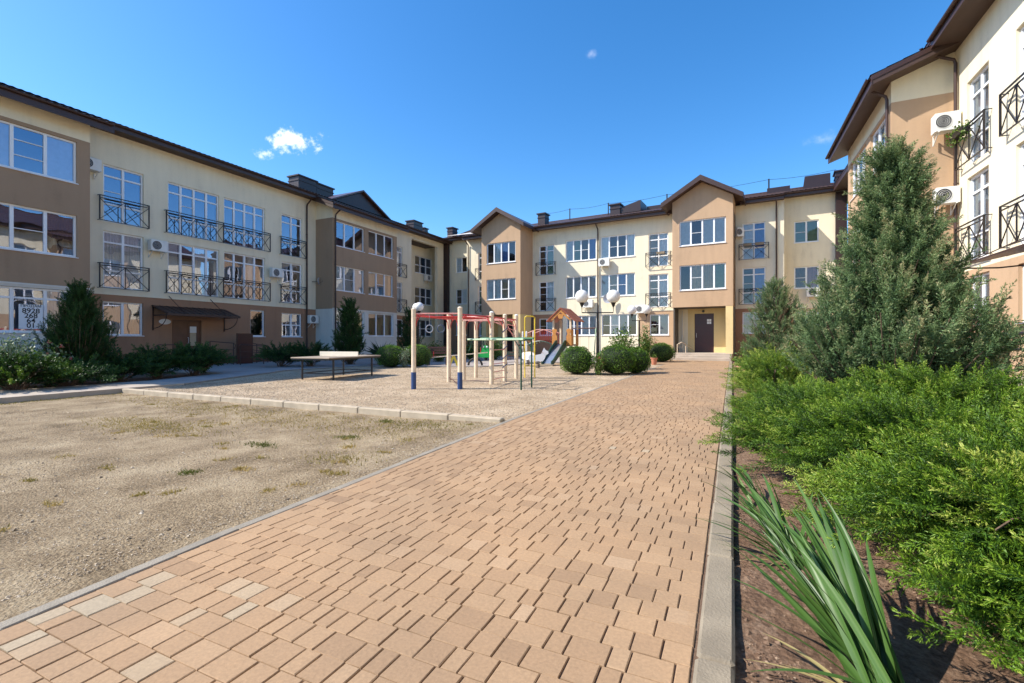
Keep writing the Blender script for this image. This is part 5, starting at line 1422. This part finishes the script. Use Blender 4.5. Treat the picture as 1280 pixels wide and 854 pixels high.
def ball_hedge(label, x, y, rx, H, seed, n=7000, size=.020, group='clipped round hedges by the playground', mat=BOX, rz=0, ry=None):
    r = np.random.RandomState(seed); t = thing('round_hedge', label, 'hedge', (x, y, -.02), rz, group); ry = ry or rx
    u = r.normal(0, 1, (n, 3)); u /= np.linalg.norm(u, axis=1, keepdims=True); u[:, 2] = np.where(u[:, 2] < -.75, -u[:, 2], u[:, 2])
    lump = 1 + .045 * np.sin(u[:, 0] * 7 + seed) * np.sin(u[:, 1] * 6 + u[:, 2] * 5) + .03 * np.sin(u[:, 0] * 17 + u[:, 2] * 13 + seed)
    rad = lump * (1 - .14 * r.uniform(0, 1, n) ** 1.6 + .02 * r.normal(0, 1, n))
    C = u * rad[:, None] * np.array([rx, ry, H * .54]) + np.array([0, 0, H * .48]); C[:, 2] = np.maximum(C[:, 2], .02)
    V, F = leaf_cloud(r, C, n, size)
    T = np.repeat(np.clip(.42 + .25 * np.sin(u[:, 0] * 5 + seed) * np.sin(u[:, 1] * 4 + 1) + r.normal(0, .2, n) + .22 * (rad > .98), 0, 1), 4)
    np_mesh('crown', V, F, mat, t, T)
    m = MB(); m.ball((0, 0, H * .48), 1, 22, 14); m.v = [(a * rx * .86, b * (ry) * .86, (c - H * .48) * H * .54 * .86 + H * .48) for a, b, c in m.v]; m.v = [(a, b, max(c, .0)) for a, b, c in m.v]  # solid dark core added so that no light passes between the leaves
    o = m.build('dark_core', plain('hedge_core_%d' % seed, (.012, .022, .006), .9), t, smooth=True)
    return t

def bush(label, name, cat, x, y, rx, H, seed, n=2500, size=.035, mat=BROAD, group=None, nb=26, flowers=0, fz=.8, ry=None, z0=-.03):
    """open broad-leaved shrub: stems with leaves in clumps"""
    r = np.random.RandomState(seed); t = thing(name, label, cat, (x, y, z0), 0, group); ry = ry or rx
    B = []; C = []; tips = []
    for b in range(nb):
        a = r.uniform(0, 6.28); e = r.uniform(0, 1) ** .6; tip = np.array([math.cos(a) * rx * e, math.sin(a) * ry * e, H * (1 - .45 * e ** 2) * r.uniform(.65, 1.05)])
        f = lambda s: np.array([tip[0] * s ** 1.2, tip[1] * s ** 1.2, tip[2] * s])
        B.append(([f(s) for s in np.linspace(0, 1, 5)], .010)); tips.append(tip)
        k = n // nb; s = r.uniform(.18, 1.03, k); c = np.array([f(q) for q in s]) + r.normal(0, 1, (k, 3)) * np.array([.13 * rx + .02, .13 * ry + .02, .07 * H])
        C.append(c)
    C = np.concatenate(C); C[:, 2] = np.maximum(C[:, 2], .03); V, F = leaf_cloud(r, C, len(C), size)
    np_mesh('foliage', V, F, mat, t, np.repeat(np.clip(r.normal(.5, .25, len(C)), 0, 1), 4)); branches_mesh(B, 'stem', t)
    if flowers:
        c = np.array([tips[i % nb] for i in range(flowers)]) + r.normal(0, .03, (flowers, 3)); c = np.repeat(c, 14, 0) + r.normal(0, .022, (flowers * 14, 3))
        V, F = leaf_cloud(r, c, len(c), .028, .7); np_mesh('flower', V, F, FLOW, t, np.repeat(r.uniform(0, 1, len(c)), 4))
    return t

# --- right bed, front to back
SJ = [
 ('large bright spreading juniper at the right frame edge beside the sword-leaved plant', 1.62, 3.10, 1.12, .72, 31, 105, 33),
 ('spreading juniper in the middle of the front bed, its tips over bare soil', 1.40, 4.35, 1.0, .74, 32, 95, 30),
 ('spreading juniper hanging over the path kerb, nearest to the brick path', 0.93, 5.65, .95, .72, 33, 90, 27),
 ('spreading juniper in front of the big upright juniper, its longest sprays rising', 1.75, 5.75, 1.0, .88, 34, 90, 27),
 ('spreading juniper at the right frame edge below the black handrail', 2.65, 5.55, 1.05, .78, 35, 80, 24),
 ('low spreading juniper in the bottom right corner of the bed', 1.72, 2.45, .80, .50, 38, 70, 27),
]
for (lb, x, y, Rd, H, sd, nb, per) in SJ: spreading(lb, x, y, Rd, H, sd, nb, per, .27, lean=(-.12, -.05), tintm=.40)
spreading('spreading juniper behind the one overhanging the kerb, left of the big upright juniper', .72, 7.35, .75, .62, 36, 60, 18, .24)
spreading('spreading juniper at the foot of the big upright juniper, on its right', 3.0, 7.6, .9, .55, 37, 60, 16, .25)
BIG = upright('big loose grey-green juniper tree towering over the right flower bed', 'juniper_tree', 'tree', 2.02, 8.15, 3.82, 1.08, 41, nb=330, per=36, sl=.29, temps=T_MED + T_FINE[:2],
        prof=lambda h: float(np.interp(h, [0, .1, .22, .42, .62, .8, .92, 1], [.95, 1.08, 1.0, .68, .40, .16, .05, .01])), up=1.05, low=.06, loose=.24)
spreading('pale green spreading juniper between the big and the small upright juniper', .80, 10.3, .85, .95, 42, 55, 15, .26, tintm=.6)
spreading('yellow-green spreading juniper close to the kerb beyond the big juniper', .95, 12.6, .85, 1.0, 43, 50, 14, .28, tintm=.62, temps=T_MED)
upright('small dense green juniper tree in the right bed, before the corner of the rear building', 'juniper_tree', 'tree', 1.33, 17.9, 3.2, .86, 44, nb=240, per=24, sl=.22,
        prof=lambda h: float(np.interp(h, [0, .15, .45, .75, 1], [.8, 1.0, .9, .55, .08])), up=1.2, loose=.15)
bush('leafy green shrub with pink blooms beside the far end of the right kerb', 'flowering_shrub', 'shrub', .55, 18.6, .5, 1.15, 45, 2600, .04, flowers=3)
bush('tall leafy shrub right of the rear entrance, beyond the pink pot', 'flowering_shrub', 'shrub', .75, 22.5, .6, 1.35, 46, 2400, .045)
bush('dense leafy shrub in the right bed just before the small juniper tree', 'flowering_shrub', 'shrub', .50, 14.4, .42, .85, 47, 2400, .035, flowers=1)
bush('low pale-leaved shrub by the kerb between two spreading junipers', 'flowering_shrub', 'shrub', .42, 9.0, .32, .5, 48, 1500, .028, mat=BROAD, flowers=2)
spreading('light green juniper in the right bed behind the small juniper tree', 1.8, 19.5, .9, 1.1, 49, 40, 12, .3, temps=T_FAR, tintm=.65)
spreading('green spreading juniper far back in the right bed, near the tan corner wall', 2.4, 13.0, 1.0, 1.0, 50, 45, 12, .3, temps=T_MED, tintm=.55)

# --- sword-leaved clumps (nearest plants)
def sword_plant(label, x, y, blades, seed, dry=3):
    r = np.random.RandomState(seed); t = thing('sword_leaved_plant', label, 'plant', (x, y, -.03), 0, 'sword-leaved plants along the kerb')
    def blade(tip, base, w, bend, tn, n=14):
        tip, base = np.array(tip, float), np.array(base, float); L_ = np.linalg.norm(tip - base)
        ctrl = (tip + base) / 2 + np.array([0, 0, bend * L_]) + r.normal(0, .02, 3)
        tilt = r.uniform(-1, 1); V = []; T = []
        for i in range(n + 1):
            s = i / n; p = (1 - s) ** 2 * base + 2 * s * (1 - s) * ctrl + s * s * tip; d = 2 * (1 - s) * (ctrl - base) + 2 * s * (tip - ctrl); d /= np.linalg.norm(d)
            sd = np.cross(d, np.array([math.sin(tilt * 1.2), .35 * math.cos(tilt), 1.0])); sd /= np.linalg.norm(sd) + 1e-9; nn = np.cross(sd, d)
            ww = w * (math.sin(math.pi * min(.5, .18 + s * 1.1)) if s < .35 else 1) * (1 - max(0, (s - .45) / .55) ** 1.7) + .0006
            V += [p - sd * ww + nn * ww * .25, p - sd * ww * .5 + nn * ww * .08, p, p + sd * ww * .5 + nn * ww * .08, p + sd * ww + nn * ww * .25]
            T += [tn + .1, tn, tn + .14, tn, tn + .1]
        F = [(i * 5 + j, i * 5 + j + 1, (i + 1) * 5 + j + 1, (i + 1) * 5 + j) for i in range(n) for j in range(4)]
        return np.array(V), np.array(F), np.array(T)
    for (tip, w, bend, tn) in blades:
        V, F, T = blade(tip, (r.normal(0, .035), r.normal(0, .035), 0), w, bend, tn)
        np_mesh('leaf', V, F, BLADE, t, np.clip(T, 0, 1), smooth=True)
    return t
rb = random.Random(77)
A = []
for k in range(48):
    tgt = rb.choice([(-.30, .78, .40), (-.22, .85, .44), (-.36, .60, .34), (-.30, .50, .42), (-.14, .66, .50), (-.26, .42, .46), (-.42, .72, .30), (-.08, .80, .42)])
    A.append(((tgt[0] + rb.gauss(0, .05), tgt[1] + rb.gauss(0, .08), max(.1, tgt[2] + rb.gauss(0, .05))), rb.uniform(.011, .019), rb.uniform(.06, .22), rb.uniform(.2, .75)))
A += [((-.52, .12, .20), .014, .14, .5), ((-.56, .30, .24), .014, .16, .45), ((-.48, -.16, .12), .013, .2, .4), ((-.42, .28, .03), .010, .12, .96), ((-.36, .10, .02), .010, .1, .98), ((-.50, .02, .05), .010, .1, .97), ((-.2, -.28, .18), .015, .2, .4), ((.0, .5, .46), .016, .15, .5)]
sword_plant('nearest sword-leaved green plant leaning left over bare soil, at the bottom of the picture', .54, 2.08, A, 61)
Bq = []
for k in range(28):
    tgt = rb.choice([(-.28, .55, .28), (-.42, .45, .22), (-.50, .1, .15), (-.40, .0, .18), (-.15, .6, .30), (-.46, .72, .20), (-.30, .35, .26)])
    Bq.append(((tgt[0] + rb.gauss(0, .05), tgt[1] + rb.gauss(0, .06), max(.06, tgt[2] + rb.gauss(0, .05))), rb.uniform(.010, .017), rb.uniform(.08, .22), rb.uniform(.2, .7)))
Bq += [((.10, .12, .42), .018, .05, .5), ((.14, .16, .40), .018, .05, .8), ((.17, .10, .36), .016, .06, .3), ((-.3, -.1, .02), .01, .1, .97), ((-.15, -.12, .02), .01, .1, .96)]
sword_plant('second sword-leaved green plant, its leaves hanging over the concrete kerb', .34, 3.20, Bq, 62)
rb2 = random.Random(5)
Cq = [((-.25 + rb2.gauss(0, .1), .2 + rb2.gauss(0, .12), .26 + rb2.gauss(0, .05)), rb2.uniform(.008, .013), rb2.uniform(.1, .25), rb2.uniform(.2, .8)) for _ in range(14)]
sword_plant('small sword-leaved plant farther along the kerb, under the overhanging juniper', .22, 4.25, Cq, 63)

# --- hedges and shrubs by the playground
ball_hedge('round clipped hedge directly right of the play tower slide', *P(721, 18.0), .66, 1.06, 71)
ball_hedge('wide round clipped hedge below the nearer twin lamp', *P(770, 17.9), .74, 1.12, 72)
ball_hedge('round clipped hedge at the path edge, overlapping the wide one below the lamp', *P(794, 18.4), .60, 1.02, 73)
ball_hedge('round clipped hedge nearest the rear entrance, by the terracotta pot', *P(827, 28.0), .80, 1.12, 74)
ball_hedge('left one of the two round hedges behind the table tennis table', *P(488, 22.6), .72, 1.06, 75)
ball_hedge('right one of the two round hedges, behind the first climbing post', *P(521, 23.0), .72, 1.08, 76)
bush('loose light green shrub behind the round hedges under the nearer lamp', 'leafy_shrub', 'shrub', *P(777, 21), .75, 2.0, 81, 2600, .05)
bush('narrow tall climbing plant around the farther twin lamp', 'climbing_plant', 'plant', *P(806, 27.4), .42, 2.35, 82, 2200, .05, nb=20)
bush('small flowering plant between the two nearest round hedges', 'leafy_shrub', 'shrub', *P(748, 17.4), .28, .95, 83, 900, .035, flowers=3)
bush('small leafy plant with orange blooms right of the climbing plant', 'leafy_shrub', 'shrub', *P(817, 28.8), .35, 1.5, 84, 900, .04, flowers=2)
bush('dark green shrub behind the green frog rider', 'leafy_shrub', 'shrub', *P(618, 31.5), .9, 1.35, 85, 2600, .05)
bush('dark shrub behind the middle of the climbing frame, left of the frog rider', 'leafy_shrub', 'shrub', *P(588, 32), .8, 1.2, 86, 2000, .05)
bush('pale flowering shrub between the two round hedges behind the table', 'leafy_shrub', 'shrub', *P(505, 22.3), .30, 1.05, 87, 1100, .035, mat=VARIE)
bush('dark green shrub behind the garden bench', 'leafy_shrub', 'shrub', *P(548, 28.5), .8, 1.35, 88, 2200, .05)
# --- left bed in the shade
CON = lambda h: float(np.interp(h, [0, .12, .4, .75, 1], [.75, 1.0, .80, .40, .05]))
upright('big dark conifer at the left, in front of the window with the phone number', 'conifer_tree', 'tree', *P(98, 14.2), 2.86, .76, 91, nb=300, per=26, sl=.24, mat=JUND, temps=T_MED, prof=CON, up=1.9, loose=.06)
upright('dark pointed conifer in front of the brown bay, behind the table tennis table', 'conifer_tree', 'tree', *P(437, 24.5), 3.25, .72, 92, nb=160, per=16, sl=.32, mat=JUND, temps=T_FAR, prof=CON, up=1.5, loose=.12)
upright('dark narrow conifer behind the globe lamp at the left end of the climbing frame', 'conifer_tree', 'tree', *P(512, 29), 3.0, .65, 93, nb=90, per=14, sl=.34, mat=JUND, temps=T_FAR, prof=CON, up=1.5, loose=.12)
bush('variegated pale shrub at the left frame edge under the white window', 'variegated_shrub', 'shrub', *P(14, 12.9), 1.1, 1.45, 94, 5200, .05, mat=VARIE, nb=60)
bush('rose bush with faded pink blooms in front of the big dark conifer', 'rose_bush', 'shrub', *P(60, 13.2), .55, 1.25, 95, 1300, .04, flowers=5)
DK = [('dark spreading juniper at the left frame edge, by the sidewalk', 22, 11.9, 1.1, .75, 101), ('dark spreading juniper just right of the big conifer, under the small window', 150, 14.9, 1.0, .75, 102),
      ('dark spreading juniper midway between the conifer and the canopy door', 196, 16.2, 1.15, .85, 103), ('dark spreading juniper in front of the brown entrance door', 243, 17.3, 1.15, .95, 104),
      ('dark spreading juniper left of the table, before the narrow white window', 352, 22.4, 1.1, .9, 105), ('dark spreading juniper behind the left end of the table tennis table', 388, 22.6, 1.3, .95, 106),
      ('dark spreading juniper in front of the big conifer, behind the sidewalk edge', 85, 12.9, .95, .55, 107)]
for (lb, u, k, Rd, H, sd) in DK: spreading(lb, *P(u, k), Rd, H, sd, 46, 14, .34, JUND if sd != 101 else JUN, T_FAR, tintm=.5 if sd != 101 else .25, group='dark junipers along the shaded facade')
bush('thin dark shrub against the brown wall, right of the big conifer', 'leafy_shrub', 'shrub', *P(142, 18), .35, 1.25, 108, 500, .05, mat=JUND)
bush('leafy dark shrub beside the brown entrance door of the left building', 'leafy_shrub', 'shrub', *P(255, 18.5), .55, 1.35, 109, 1200, .05, mat=BROAD)
yk = thing('spiky_plant', 'spiky dark palm-like plant between the pointed conifer and the round hedges', 'plant', (*P(476, 24.5), 0), 0)
r_ = np.random.RandomState(9); m = MB()
for k in range(80):
    a = r_.uniform(0, 6.28); e = r_.uniform(.1, 1.2); L_ = r_.uniform(.7, 1.15); d = Vector((math.cos(a) * math.cos(e), math.sin(a) * math.cos(e), math.sin(e))); s = d.cross(Vector((0, 0, 1))).normalized() * .025
    b0 = Vector((0, 0, .45)); mid = b0 + d * L_ * .55; tip = b0 + d * L_ - Vector((0, 0, .12 * L_)); m.add([b0 - s * .5, b0 + s * .5, mid + s, tip, mid - s], [(0, 1, 2, 3, 4)])
m.build('leaf_crown', plain('dark_blades', (.022, .05, .018), .5), yk, fix=False)
m = MB(); m.tube([(0, 0, -.1), (0, 0, .5)], [.09, .07], 8); m.build('trunk', BARK, yk)
# plants in boxes and pots
def box_plants(t, w, n, size, mat, z, drop, seed, flowers=0):
    r = np.random.RandomState(seed); C = np.stack([r.uniform(-w / 2, w / 2, n), r.normal(0, .08, n), z + r.normal(0, .07, n) - drop * r.uniform(0, 1, n) ** 2], 1); V, F = leaf_cloud(r, C, n, size)
    np_mesh('foliage', V, F, mat, t, np.repeat(np.clip(r.normal(.6, .25, n), 0, 1), 4))
box_plants(PL4, 1.05, 420, .045, BROAD, .22, .34, 1)
box_plants(POT1, .2, 120, .04, BROAD, .42, 0, 2); box_plants(POT2, .3, 200, .04, BROAD, .5, 0, 3)
